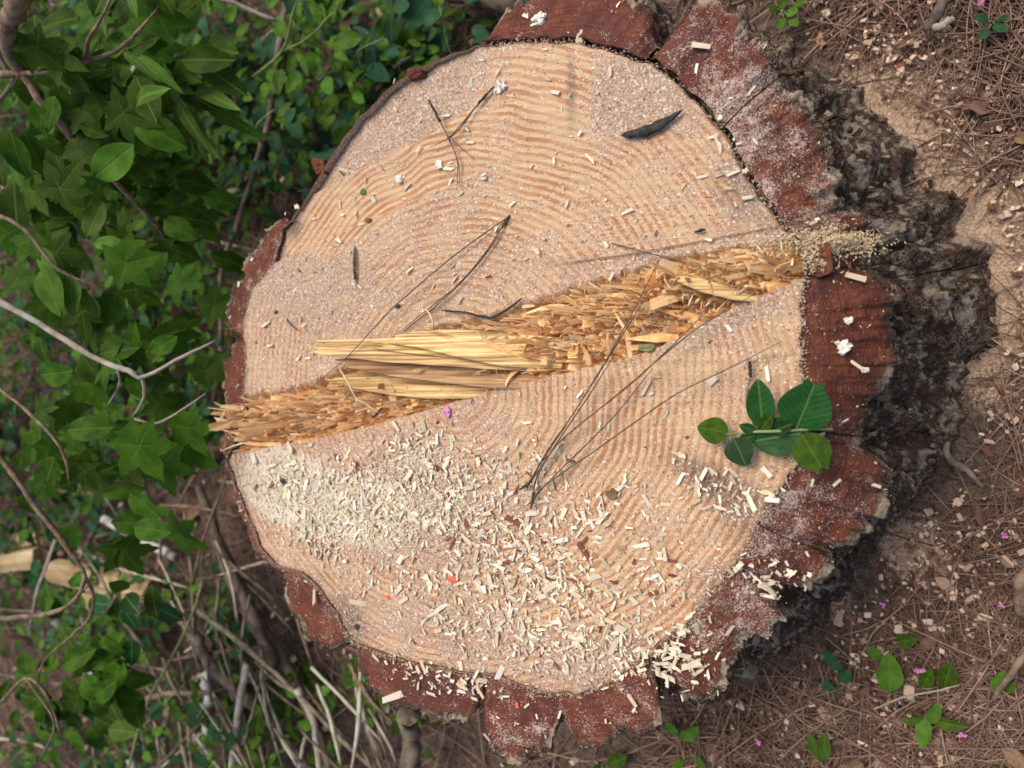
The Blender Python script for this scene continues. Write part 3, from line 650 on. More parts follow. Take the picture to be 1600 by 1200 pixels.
# wood hairs
H_ = []
hair_spots = [(690,505,870,560,60), (560,545,800,600,70), (480,560,620,600,30), (900,420,1240,500,90), (600,600,800,640,25), (350,640,480,690,40), (860,470,1100,560,70)]
for x0, y0, x1, y1, n in hair_spots:
    for i in range(n):
        b_ = P(random.uniform(x0, x1), random.uniform(y0, y1), H+random.uniform(-.006, .006)); l_ = random.uniform(.004, .014); a = random.uniform(0, 6.28)
        d1 = Vector((math.cos(a), math.sin(a), random.uniform(.2, 1.2))).normalized(); d2 = (d1+Vector((random.uniform(-1, 1), random.uniform(-1, 1), -.5))*.7).normalized()
        H_.append(tube([b_, b_+d1*l_*.5, b_+d1*l_*.5+d2*l_*.5], [.00030, .00024, .0001], 3, 3))
V, F = merge(H_); part('fine_wood_hairs', V, F, M['hair'], ST)['kind'] = 'stuff'
for pts in ([(530,575,.026),(545,600,.028),(555,620,.022),(572,632,.016),(592,645,.010)], [(665,483,.004),(672,492,.010),(677,505,.008),(676,515,.002)], [(338,668,.01),(345,655,.014),(352,640,.012)], [(345,705,.004),(370,695,.008),(395,690,.004)]):
    part('curled_fibre', *tube(g(*pts), [.0005, .0009, .0009, .0004], 5), M['hair'], ST)

# ------------------------------------------------------------------ ground
def axis(lo, hi, step, far, n=26):
    a = np.arange(lo, hi, step); k = np.geomspace(step, far, n); return np.concatenate([lo-np.cumsum(k)[::-1], a, hi+np.cumsum(k)])
gx = axis(-2.3, .75, .0085, 6); gy = axis(-1.3, 1.3, .0085, 6)
GX, GY = np.meshgrid(gx, gy, indexing='ij')
SAWP = [(1560,420,120,140,1.0),(1440,160,120,80,.9),(1380,110,70,60,.7),(1520,260,80,60,.8),(1340,200,60,60,.6),(1560,560,80,90,.7),(1430,860,60,60,.75),(1290,940,50,50,.6),(1540,300,70,70,.5),(1400,380,60,60,.5)]
def sawm(x, y):
    v = np.zeros(np.shape(x))
    for px, py, rx, ry, a in SAWP:
        c = P(px, py, 0); v = np.maximum(v, a*np.exp(-(((x-c.x)/(rx*.00085))**2+((y-c.y)/(ry*.00085))**2)))
    return v
def gz(x, y): return .022*(fbm(x*5, y*5, 0, 3, 101)-.5)+.010*(fbm(x*38, y*38, 0, 3, 102)-.5)
nearm = (np.abs(GX) < 3)*(np.abs(GY) < 3)
GZ = np.where(nearm, gz(GX, GY), .15*(fbm(GX*.5, GY*.5, 0, 2, 104)-.5))
def ground_material():
    m, t, b = mat('forest_floor', .9, .15); q = N(t); co = q.n('NewGeometry').outputs['Position']; sw = q.attr('saw')
    n1 = q.noise(co, 120, 4, .7); n2 = q.noise(co, 420, 2, .7)
    c = q.mix(q.ramp(n1, .35, .65), (.060, .040, .031), (.17, .115, .088)); c = q.mix(q.ramp(n2, .55, .72), c, (.28, .20, .155))
    s = q.mix(q.ramp(n2, .35, .65), (.36, .22, .14), (.60, .44, .31))
    c = q.mix(q.ramp(q.math('ADD', sw, q.math('SUBTRACT', q.noise(co, 200, 3, .75), .5)), .42, .62), c, s)
    q.put(b.inputs['Base Color'], c); q.put(b.inputs['Normal'], q.bump(q.math('ADD', n1, n2), .004, .9)); return m
M['ground'] = ground_material()
me = mesh_np('ground', np.stack([GX, GY, GZ], -1).reshape(-1, 3), grid_faces(len(gx), len(gy)), dict(saw=sawm(GX, GY).ravel()), True, M['ground'])
tag(link('ground', me), kind='structure')

def outside(x, y, m=.0): return np.hypot(x-C0[0], y-C0[1]) > Rs(np.arctan2(y-C0[1], x-C0[0]))+m
# litter needles
def litter(n, x0, x1, y0, y1, name, label, seedn, zr=.02):
    x = rng.uniform(x0, x1, n); y = rng.uniform(y0, y1, n); ok = outside(x, y, .015); x, y = x[ok], y[ok]; n = len(x)
    dens = fbm(x*7, y*7, 0, 3, 110); ok = (dens+rng.uniform(-.25, .25, n) > .42) & (rng.uniform(0, 1, n) > .75*sawm(x, y)); x, y = x[ok], y[ok]; n = len(x)
    z = gz(x, y)+.001+rng.uniform(0, zr, n)*fbm(x*7, y*7, 0, 3, 110)
    yaw = 6.28*2*fbm(x*3, y*3, 0, 2, seedn)+rng.normal(0, 1.0, n)
    V, F = needles(np.stack([x, y, z], -1), rng.uniform(.05, .17, n), rng.uniform(.0005, .0011, n), yaw, rng.normal(0, .08, n), rng.normal(0, .35, n))
    k = rng.uniform(0, 1, (n, 1)); k2 = rng.uniform(.55, 1.2, (n, 1)); c = (np.array([.17, .088, .064])*(1-k)+np.array([.44, .29, .21])*k)*k2
    me = mesh_np(name, V, F, dict(tint=np.repeat(c, 15, 0)), True, M['litter'])
    tag(link(name, me), label, 'pine needles', None, 'stuff')
litter(46000, P(1200, 600, 0).x-.1, .55, -.95, .95, 'pine_needle_litter', 'brown dry pine needles matted on the ground right of the stump', 120)
litter(12000, -2.1, P(1200, 600, 0).x-.1, -1.25, 1.25, 'pine_needle_litter', 'brown dry pine needles lying under the green thicket', 121)
# crumbs, chips and sawdust on the ground
def ground_bits(n, x0, x1, name, label, big=False):
    x = rng.uniform(x0, x1, n); y = rng.uniform(-1.1, 1.1, n); ok = outside(x, y, .004); x, y = x[ok], y[ok]
    d = .22+.9*sawm(x, y)+.5*(fbm(x*9, y*9, 0, 3, 131)-.5); ok = rng.uniform(0, 1, len(x)) < d; x, y = x[ok], y[ok]; n = len(x)
    s_ = (rng.gamma(2.0, .0011, n)+.0009)*(1.0 if not big else 1.5)*(1-.45*np.clip(sawm(x, y), 0, 1)); S = np.stack([s_*rng.uniform(1, 2, n), s_, s_*.35], -1)
    V, F = scatter(np.stack([x, y, gz(x, y)+.004+rng.uniform(0, .006, n)], -1), S, rots(n, .5), jit=.45)
    k = rng.uniform(0, 1, (n, 1)); c = np.array([.42, .25, .16])*(1-k)+np.array([.78, .62, .46])*k; dk = rng.uniform(0, 1, n) < .33; c[dk] = np.array([.16, .07, .045])*rng.uniform(.6, 1.4, (dk.sum(), 1))
    me = mesh_np(name, V, F, dict(tint=np.repeat(c, 8, 0)), False, M['chips']); tag(link(name, me), label, 'wood crumbs', None, 'stuff')
ground_bits(60000, P(1200, 600, 0).x-.1, .5, 'wood_crumbs', 'pale and brown wood crumbs sprinkled on the ground right of the stump')
ground_bits(6000, -2.0, P(1200, 600, 0).x-.1, 'wood_crumbs', 'scattered pale crumbs on the ground beneath the thicket', True)

# ------------------------------------------------------------------ chips and sawdust on the stump
CH_D = [(450,760,80,50,0,1.0),(560,790,110,70,0,.95),(700,790,120,70,0,.75),(790,850,110,60,-20,.8),(860,910,80,70,0,.8),(900,1000,110,55,0,.85),(760,960,110,60,0,.5),(820,740,60,40,0,.4),
        (900,800,60,40,0,.5),(1010,1010,90,50,0,.6),(640,700,80,30,10,.5),(1010,900,50,60,0,.4),(1000,780,50,30,0,.2),(640,900,110,50,0,.3),(700,1060,100,25,0,.45),(1190,905,45,30,0,.5),(500,840,60,40,0,.9),(1120,770,60,25,0,.35),
        (950,560,40,20,0,.0)]
def top_z(x, y):
    r = np.hypot(x-C0[0], y-C0[1]); a = np.arctan2(y-C0[1], x-C0[0]); rw, rb, zb = Rw(a), Rb(a), Zb(a)
    t = np.clip((r-rw)/np.maximum(rb-rw, 1e-4), 0, 1)
    return np.where(r < rw, zface(x, y)[0], H-.0008+(zb-H)*t**1.6), r < rb-.003, r < rw
def sample_top(n, dens, base):
    a = rng.uniform(-math.pi, math.pi, n); r = np.sqrt(rng.uniform(0, 1, n))*.36; x = C0[0]+r*np.cos(a); y = C0[1]+r*np.sin(a)
    z, ok, w_ = top_z(x, y); d = blobs(x, y, dens, base)
    ins = zface(x, y)[1]; d = d*(1-.9*ins*w_)
    ok &= rng.uniform(0, 1, n) < d
    return x[ok], y[ok], z[ok]
# small stuff: chips
x, y, z = sample_top(36000, CH_D, .016); n = len(x)
ys_ = P(600, 700).y; 
s_ = rng.gamma(2.6, .00058, n)+.0006; S = np.stack([s_*rng.uniform(1.1, 3.2, n), s_*.75, s_*.16+.00025], -1)
V, F = scatter(np.stack([x, y, z+.0006+rng.uniform(0, .0022, n)], -1), S, rots(n, .3), jit=.3)
k = rng.uniform(0, 1, (n, 1)); c = np.array([.66, .49, .29])*(1-k)+np.array([.93, .86, .70])*k; c *= rng.uniform(.72, 1.03, (n, 1)); dk = rng.uniform(0, 1, n) < .035; c[dk] = np.array([.22, .07, .04])
o = part('small_wood_chips', V, F, M['chips'], None, dict(tint=np.repeat(c, 8, 0)), False); tag(o, 'fine cream wood flakes strewn thickly over the lower half of the stump', 'wood chips', None, 'stuff')
c0_ = [(450,765,110,66,-12,1.0),(560,800,110,62,0,.9),(650,720,70,28,10,.5),(700,800,80,40,0,.4)]
x, y, z = sample_top(170000, c0_, 0.0); n = len(x); s_ = rng.gamma(2.2, .00042, n)+.0004; S = np.stack([s_*rng.uniform(1, 2.4, n), s_*.8, s_*.25+.0002], -1)
V, F = scatter(np.stack([x, y, z+.0006+rng.uniform(0, .0022, n)], -1), S, rots(n, .4), (TV, TF), jit=.35); k = rng.uniform(0, 1, (n, 1)); c = np.array([.80, .68, .47])*(1-k)+np.array([.97, .93, .80])*k
o = part('fine_sawdust', V, F, M['chips'], None, dict(tint=np.repeat(c, 4, 0)), False); tag(o, 'thick cream layer of fine shavings at the far left just below the tear', 'sawdust', None, 'stuff')
# powder grains
x, y, z = sample_top(22000, DUST, .5); kk_ = (rng.uniform(0, 1, len(x)) > .75*blobs(x, y, STAIN, 0)+.8*blobs(x, y, [(860,200,62,130,0,1),(560,345,110,30,25,1),(930,900,90,60,20,1)], 0)); x, y, z = x[kk_], y[kk_], z[kk_]; n = len(x)
s_ = rng.gamma(2.0, .00026, n)+.00025; S = np.stack([s_*rng.uniform(1, 2.2, n), s_, s_], -1)
V, F = scatter(np.stack([x, y, z+.0004], -1), S, rots(n, .6), (TV, TF), jit=.3)
k = rng.uniform(0, 1, (n, 1)); c = np.array([.44, .28, .19])*(1-k)+np.array([.80, .63, .45])*k; dk = rng.uniform(0, 1, n) < .14; c[dk] = np.array([.20, .07, .04])
o = part('sawdust', V, F, M['chips'], None, dict(tint=np.repeat(c, 4, 0)), False); tag(o, 'pinkish cream sawdust grains dusted over the sawn top', 'sawdust', None, 'stuff')
n = 9000; a = rng.uniform(-math.pi, math.pi, n); keep = rng.uniform(0, 1, n) > np.exp(-((((a-ang(1100,170))+math.pi)%(2*math.pi)-math.pi)/.5)**4)*.8; a = a[keep]; n = len(a)
r_ = Rw(a)+rng.normal(0, .0022, n); bare = (a < ang(440, 337)+.02)*(a > ang(752, 66)-.02); r_ = np.where(bare, np.minimum(r_, Rw(a)-.001), r_); x = C0[0]+r_*np.cos(a); y = C0[1]+r_*np.sin(a); z, ok, w_ = top_z(x, y); s_ = rng.uniform(.0006, .0018, n)
V, F = scatter(np.stack([x, y, z], -1), np.stack([s_*1.6, s_, s_*.8], -1), rots(n, .8), (TV, TF)); k = rng.uniform(0, 1, (n, 1)); cc = np.array([.30, .18, .12])*(1-k)+np.array([.74, .60, .46])*k
tag(part('sawdust', V, F, M['chips'], None, dict(tint=np.repeat(cc, 4, 0)), False), 'sawdust lodged along the joint between the wood and the bark', 'sawdust', None, 'stuff')
# tan drift of sawdust on the bark at the right end of the tear
def drift(px, py, rx, ry, n, lb, dz=0.0):
    c = P(px, py, H+dz); x = c.x+rng.normal(0, rx*.00050, n); y = c.y+rng.normal(0, ry*.00050, n); z, ok, w_ = top_z(x, y)
    hh = .009*np.exp(-(((x-c.x)/(rx*.0006))**2+((y-c.y)/(ry*.0006))**2))
    s_ = rng.uniform(.0008, .0022, n); V, F = scatter(np.stack([x, y, z+.001+rng.uniform(0, 1, n)*hh], -1), np.stack([s_*1.7, s_, s_*.6], -1), rots(n, .8), (TV, TF))
    k = rng.uniform(0, 1, (n, 1)); cc = np.array([.48, .33, .17])*(1-k)+np.array([.84, .70, .46])*k
    o = part('sawdust_drift', V, F, M['chips'], None, dict(tint=np.repeat(cc, 4, 0)), False); tag(o, lb, 'sawdust', None, 'stuff')
drift(1312, 370, 22, 9, 1500, 'tan heap of coarse sawdust on the red bark right of the tear')
drift(1215, 392, 28, 11, 900, 'sawdust crumbs packed at the right end of the tear')
drift(1255, 412, 22, 9, 350, 'thin trail of sawdust crossing from wood to bark')

# single larger chips (shared mesh data)
chip_meshes = []
for i in range(12):
    L_, W_, T_ = random.uniform(.006, .016), random.uniform(.0026, .0068), random.uniform(.0005, .0011)
    a = np.linspace(-.5, .5, 5); V = []
    for t in a:
        w_ = W_*random.uniform(.55, 1.05)*(.6 if t in (-.5, .5) else 1); bz = .0012*(t*t)*random.uniform(.3, 1.5); sk = random.uniform(-.25, .25)*W_
        for sy_, sz_ in ((-.5, 0), (.5, 0), (.5, 1), (-.5, 1)): V.append((t*L_+random.uniform(-.0012, .0012), sy_*w_+sk, bz+sz_*T_))
    Fq = [(0, 3, 2, 1), (16, 17, 18, 19)]
    for j in range(4):
        for k_ in range(4): Fq.append((j*4+k_, j*4+(k_+1) % 4, j*4+4+(k_+1) % 4, j*4+4+k_))
    chip_meshes.append(mesh_np('wood_chip', V, Fq, None, False, M['chip']))
x, y, z = sample_top(4200, [(a_, b_, c_, d_, e_, f_*.8 if a_ > 600 else f_*.35) for a_, b_, c_, d_, e_, f_ in CH_D], .012)
fixed = [(905,58,60),(842,30,-70),(1107,375,-10),(1165,268,20),(1125,185,60),(1180,905,-40),(1235,905,50),(1200,770,-15),(1165,770,0),(1070,1083,20),(1065,712,-20),(975,750,70),(820,660,-10),(1100,1020,40),(1140,700,10)]
def region(px, py, on_wood):
    if not on_wood: return 'pale wood chip lying on the red bark rim', 'wood chips on the bark'
    if py < 560: return 'lone pale wood chip on the upper half of the cut', 'wood chips on the upper half'
    if px < 620 and py < 900: return 'cream wood chip in the thick pile at the lower left of the cut', 'wood chips in the lower left pile'
    if py > 960: return 'pale wood chip near the bottom rim of the cut', 'wood chips near the bottom rim'
    return 'pale wood chip in the scatter across the lower half', 'wood chips across the lower half'
from mathutils import Euler
def px_of(v):
    d = Vector(v)-cam.location; dd = d.dot(CD); return 800+FPX*d.dot(CR)/dd, 600-FPX*d.y/dd
cnt = 0
items = [(float(P(a, b).x), float(P(a, b).y), R(c_)) for a, b, c_ in fixed]+[(float(a), float(b), random.uniform(0, 6.28)) for a, b in zip(x, y)]
for xx, yy, rot in items[:290]:
    z_, ok, onw = top_z(np.array([xx]), np.array([yy]))
    o = link('wood_chip', random.choice(chip_meshes)); o.location = (xx, yy, float(z_[0])+random.uniform(.0012, .003)); o.rotation_euler = Euler((random.gauss(0, .25), random.gauss(0, .2), rot))
    sc = random.uniform(.34, .84); o.scale = (sc*random.uniform(.8, 1.25), sc*random.uniform(.6, 1.3), sc)
    l_, g_ = region(*px_of(o.location), bool(onw[0])); tag(o, l_, 'wood chip', g_)

# ------------------------------------------------------------------ leaves
def leaf_mesh(name, m, width=.5, shape=1.0, notch=0.0, fold=.12, droop=.15, n=13, nc=6, wavy=.02):
    V = []; A = []
    for i in range(n):
        t = i/(n-1); w_ = width*.5*(math.sin(math.pi*t**shape)**.72 if 0 < t < 1 else 0)
        for j in range(-nc//2, nc//2+1):
            v = j/(nc/2)
            x_ = t-(notch*max(0, (t-.8)/.2)*(1-abs(v))**1.0 if notch else 0)
            if notch and t > .8: w2 = max(w_, width*.22*(1-(t-.8)/.2*.3))
            else: w2 = w_
            V.append((x_, v*w2, fold*abs(v)*w2*1.2-droop*t*t+wavy*math.sin(t*9+v*2)*abs(v))); A.append((t, v*w2, 0))
    return mesh_np(name, V, grid_faces(n, nc+1), dict(lc=np.array(A)), True, m)
def lobed_mesh(name, m, lobes=5, deep=.55, cup=.1, spread=62):
    na, nr = 72, 6; V = [(0, 0, 0)]; A = [(0, 0, 0)]; th = np.linspace(-math.pi, math.pi, na, endpoint=False)
    dirs = [R((k-(lobes-1)/2)*spread) for k in range(lobes)]; F = []
    for r_i in range(1, nr+1):
        f = r_i/nr
        for a in th:
            rr = .16; best = 9
            for k, d in enumerate(dirs):
                dd = abs((a-d+math.pi) % (2*math.pi)-math.pi); ln = 1-.13*abs(k-(lobes-1)/2)
                rr = max(rr, ln*.62*(1-deep*min(1, dd/R(spread/2))**.8)+.02*math.cos(a*18)); best = min(best, dd)
            V.append((f*rr*math.cos(a), f*rr*math.sin(a), -cup*(f*rr)**2+.05*f*rr*min(1, best*2))); A.append((f*rr, best*f*rr*2.6, 0))
    Fq = []
    for r_i in range(nr-1):
        for j in range(na): k = (j+1) % na; b0 = 1+r_i*na; Fq.append((b0+j, b0+na+j, b0+na+k, b0+k))
    tri = [(0, 1+j, 1+(j+1) % na) for j in range(na)]+[(a_, b_, c_) for a_, b_, c_, d_ in Fq]+[(a_, c_, d_) for a_, b_, c_, d_ in Fq]
    return mesh_np(name, V, tri, dict(lc=np.array(A)), True, m)
def place_leaf(parent, me, base, d, n, size, name='leaf', wid=1.0):
    d = Vector(d).normalized(); n = Vector(n); n = (n-d*n.dot(d)).normalized(); s_ = n.cross(d)
    o = link(name, me, parent); mt = Matrix((d*size, s_*size*wid, n*size)).transposed()
    o.matrix_local = Matrix.Translation(Vector(base)-parent_loc(parent)) @ mt.to_4x4()
    return o
TOCAM = lambda p: (cam.location-Vector(p)).normalized()

# the leafy sprig on the stump
SP = thing('leafy_sprig', P(1137, 679, H+.010), 'green sprig with rounded leaves resting on the right of the cut', 'leafy sprig')
part('stem', *tube(g((1134,678,.010),(1165,676,.013),(1205,674,.015),(1250,672,.014),(1302,670,.010)), [.0007,.0010,.0012,.0010,.0007], 7), M['green_stem'], SP)
part('twig', *tube(g((1172,592,.004),(1167,615,.007),(1170,640,.010),(1182,672,.013)), [.0008,.0010,.0011,.0009], 6), M['twig'], SP)
part('twig', *tube(g((1171,565,.002),(1172,578,.003),(1173,590,.003)), [.0012,.0014,.0010], 6), M['sheath'], SP)
def tl(b_, t_, wpx, m, notch, zb=.014, zt=.018, shape=.95, **k):
    pb, pt = P(*b_, H+zb), P(*t_, H+zt); L_ = (pt-pb).length; wid = wpx*.00049/L_
    me = leaf_mesh('leaf', M[m], wid, shape, notch, n=17, nc=8, **k)
    return place_leaf(SP, me, pb, pt-pb, Vector((.1+random.uniform(-.12, .12), random.uniform(-.15, .15), 1)), L_)
tl((1192,670),(1184,592),40,'leaf_dark',0,.014,.024, .9, droop=.05, wavy=.01)
tl((1244,670),(1275,596),72,'leaf_dark',.10,.014,.026, .8, droop=.05, wavy=.012)
tl((1138,677),(1089,667),40,'leaf_mid',0,.010,.014, .8, droop=.06, wavy=.01)
tl((1146,684),(1166,729),42,'leaf_dark',0,.010,.010, .8, droop=.05, wavy=.01)
tl((1252,676),(1172,690),58,'leaf_dark',0,.012,.010, .8, droop=.04, wavy=.012)
tl((1253,678),(1287,737),52,'leaf_mid',.10,.013,.014, .85, droop=.05, wavy=.012)
tl((1180,674),(1155,664),16,'leaf_dark',0,.014,.018, .8, droop=.05, wavy=.01)
tl((1188,672),(1206,648),20,'leaf_mid',0,.014,.020, .8, droop=.05, wavy=.01)
tl((1205,674),(1238,662),22,'leaf_dark',0,.013,.020, .8, droop=.05, wavy=.01)
tl((1180,680),(1150,690),16,'leaf_dark',0,.012,.008, .8, droop=.05, wavy=.01)

# ------------------------------------------------------------------ dry needles, twigs and specks on the stump
def fascicle(label, nd, base_, cat='pine needles', sheath=None, r=.00062, grp=None):
    t_ = thing('pine_needle_bundle', P(*base_, H), label, cat, grp)
    for pts in nd: part('needle', *tube(g(*pts), [r*.9, r, r, r*.85, r*.4], 5), M['needle'], t_)
    if sheath: part('sheath', *tube(g(*sheath), [.0008, .0013, .0012], 6), M['sheath'], t_)
fascicle('long dry needle bundle rising from the lower cut across the torn wood', [
    [(822,762,.004),(855,705,.007),(900,640,.009),(960,540,.018),(1003,460,.018),(1043,380,.006)],
    [(822,763,.003),(850,716,.006),(905,632,.009),(950,560,.016),(1000,480,.017),(1034,434,.008)],
    [(822,764,.003),(865,700,.004),(920,618,.006),(960,555,.010)]], (815,765), sheath=[(812,765,.002),(822,758,.003),(830,752,.004)])
fascicle('fanned dry needle bundle with dark foot low on the cut', [
    [(832,785,.003),(838,750,.004),(870,695,.006),(960,620,.010),(1080,520,.014),(1180,459,.006)],
    [(832,785,.003),(850,760,.005),(950,690,.010),(1050,620,.011),(1150,570,.008),(1222,533,.003)],
    [(832,787,.003),(845,765,.003),(890,720,.004),(960,650,.005),(1020,575,.004)],
    [(832,784,.003),(840,742,.005),(880,685,.008),(980,605,.013),(1060,530,.016),(1120,470,.010)]], (830,795), sheath=[(829,795,.002),(832,782,.003),(834,770,.004)])
fascicle('pair of bowed needles crossing the tall splinter slab', [
    [(793,340,.003),(755,366,.004),(690,415,.006),(610,485,.012),(545,555,.032),(485,607,.006)],
    [(793,340,.003),(765,385,.004),(720,440,.005),(660,490,.004),(610,530,.002)],
    [(780,368,.003),(740,420,.004),(690,470,.005),(640,510,.004),(615,530,.002)]], (793,338), sheath=[(796,336,.001),(790,346,.002),(784,356,.003)])
fascicle('short dark bent needle across the upper edge of the tear', [[(955,380,.003),(1000,392,.004),(1050,405,.004),(1110,426,.003)]], (955,380), 'pine needle')
fascicle('crossed grey needle with forked end near the top of the cut', [[(672,160,.003),(690,195,.003),(705,225,.004),(716,255,.003),(719,292,.001)], [(700,212,.003),(714,250,.003),(714,290,.001)]], (672,160), sheath=[(670,156,.002),(680,176,.003),(688,190,.003)])
fascicle('thin grey needle running to the white crumb at the top', [[(772,136,.003),(745,165,.003),(720,195,.004),(700,216,.003),(672,230,.001)], [(745,165,.003),(715,205,.003),(690,222,.001)]], (770,138), sheath=[(772,135,.002),(758,150,.003),(748,162,.003)])
fascicle('hair thin needle slanting right below the crossed needles', [[(700,212,.002),(722,232,.003),(742,250,.001)]], (705,215), 'pine needle', r=.0004)
fascicle('short thick dark needle stub left of centre', [[(554,386,.002),(553,415,.003),(557,450,.001)], [(556,390,.002),(556,420,.003),(558,448,.001)]], (553,388), 'pine needle', sheath=[(554,386,.001),(553,410,.002),(555,436,.002)])
fascicle('tiny curved dark sliver on the left of the upper half', [[(448,498,.001),(455,508,.002),(467,517,.001)]], (450,498), 'bark sliver', r=.0010)
def dark_twig(label, pts, rad, cat='twig', m='twig', name='dry_twig'):
    V, F = tube(g(*pts), rad, 6); tag(part(name, V, F, M[m]), label, cat)
dark_twig('crooked black twig on the upper lip of the tear', [(690,485,.003),(725,488,.004),(766,496,.004),(795,482,.005),(816,466,.003)], [.0006,.0009,.0013,.0011,.0006], m='sheath')
dark_twig('tiny dark curl on the smooth band at right', [(1086,363,.002),(1095,360,.004),(1102,358,.003)], [.0008,.0014,.0006], 'bark sliver', 'char', 'bark_sliver')
dark_twig('short dark stick fallen at the left end of the tear near the pale curl', [(583,652,.001),(590,645,.003),(597,637,.003)], [.0010,.0014,.0008], 'twig', 'char')
# charcoal coloured bark chip
aa = np.linspace(0, 1, 22); V = []; pa, pb = P(971, 212, H+.004), P(1066, 172, H+.005); dv = pb-pa; sv = Vector((-dv.y, dv.x, 0)).normalized()
for t in aa:
    w_ = (.0006+.0034*math.sin(math.pi*min(1, t*1.02)**.85)**.8)*(1+.15*math.sin(t*23)); c = pa+dv*t-sv*(.0042*math.sin(math.pi*t))
    for k_ in range(12):
        a = k_/12*2*math.pi; rr = 1+.16*math.sin(k_*2.6+t*11)+.08*math.sin(k_*5+t*37)
        q_ = c+sv*(w_*rr*math.cos(a))+Vector((0, 0, 1))*(w_*.55*rr*math.sin(a)); V.append(tuple(q_))
tag(part('charred_bark_chip', V, grid_faces(22, 12)[:, :], M['char']), 'charcoal black curved bark chip on the dusty upper right of the cut', 'bark chip')
def crumb(px, py, size, m, label, cat, name, dz=.002, flat=.5, par=None):
    c = P(px, py, H); z_ = float(top_z(np.array([c.x]), np.array([c.y]))[0][0]); c = Vector((c.x, c.y, z_+dz))
    if m == 'white':
        k_ = 11; cc = np.array(c)[None]+np.stack([rng.uniform(-.7, .7, k_)*size[0], rng.uniform(-.7, .7, k_)*size[1], rng.uniform(-.3, .5, k_)*min(size)], -1)
        V, F = scatter(cc, np.stack([rng.uniform(.3, .9, k_)*size[0], rng.uniform(.3, .9, k_)*size[1], rng.uniform(.2, .5, k_)*min(size)], -1)*1.2, rots(k_, .5), jit=.5)
        tag(part(name, V, F, M[m], smooth=False), label, cat); return
    u_ = np.linspace(0, math.pi, 8); v_ = np.linspace(0, 2*math.pi, 12, endpoint=False); V = []; s0 = random.random()*50
    for a in v_:
        for b_ in u_:
            d = np.array([math.sin(b_)*math.cos(a), math.sin(b_)*math.sin(a), math.cos(b_)]); rr = .7+.75*float(noise(d[0]*2.4+s0, d[1]*2.4, d[2]*2.4))
            V.append((c.x+d[0]*size[0]*rr, c.y+d[1]*size[1]*rr, c.z+d[2]*size[0]*flat*rr))
    tag(part(name, V, grid_faces(12, 8, True), M[m], smooth=False), label, cat)
crumb(787,134,(.0065,.0035),'white','chalk white ridged crumb at the end of the thin grey needle','wood crumb','wood_crumb')
crumb(779,142,(.004,.003),'white','small white crumb touching the ridged white crumb at the top','wood crumb','wood_crumb')
crumb(683,256,(.0045,.0035),'white','white crumb just left of the forked needle','wood crumb','wood_crumb')
crumb(620,278,(.0032,.0035),'white','squarish white crumb above the small green leaf scrap','wood crumb','wood_crumb')
crumb(756,278,(.003,.003),'white','white crumb right of the forked needle tip','wood crumb','wood_crumb')
crumb(1317,540,(.0045,.0055),'white','white lump stuck on the rust red bark','wood crumb','wood_crumb')
crumb(1325,498,(.0035,.002),'white','white fleck above the white lump on the bark','wood crumb','wood_crumb')
crumb(1350,577,(.0022,.0026),'white','small white fleck below the white lump on the bark','wood crumb','wood_crumb')
crumb(843,30,(.0075,.005),'white','big torn white flake on the red bark at the top','wood crumb','wood_crumb', .003, .25)
crumb(697,645,(.0032,.0042),'pink','crumpled pink petal beside the heart of the rings','petal','flower_petal')
crumb(707,906,(.0052,.0018),'orange','bright orange pointed flake on the lower half of the cut','plastic flake','orange_flake', .002, .3)
crumb(603,934,(.0018,.002),'orange','tiny orange red speck left of the bright orange flake','plastic flake','orange_flake', .001, .3)
crumb(807,1102,(.0016,.0024),'orange','orange speck on the bark at the bottom rim','plastic flake','orange_flake', .001, .3)
crumb(1010,543,(.006,.003),'green_stem','lime green scrap lying in the tear near the needles','leaf scrap','leaf_scrap', .014, .3)
crumb(563,298,(.0032,.0028),'leaf_light','tiny round green leaf scrap on the upper left of the cut','leaf scrap','leaf_scrap', .001, .2)
crumb(441,752,(.0034,.0024),'char','dark crumb in the pale chip pile at far left','bark crumb','bark_crumb')
crumb(555,981,(.0026,.0026),'char','black round knot crumb at the grey stain low on the left','bark crumb','bark_crumb', .0005, .3)
crumb(955,772,(.005,.004),'brownleaf','brown crumb in the lower right of the cut','bark crumb','bark_crumb')
crumb(577,345,(.0035,.002),'brownleaf','reddish brown crumb near the saw line on the upper left','bark crumb','bark_crumb')
crumb(432,488,(.0022,.002),'char','dark dot crumb beside the tiny curved sliver','bark crumb','bark_crumb', .0005, .3)
crumb(622,478,(.0028,.0022),'char','dark fleck crumb above the tall splinter slab','bark crumb','bark_crumb', .0005, .3)
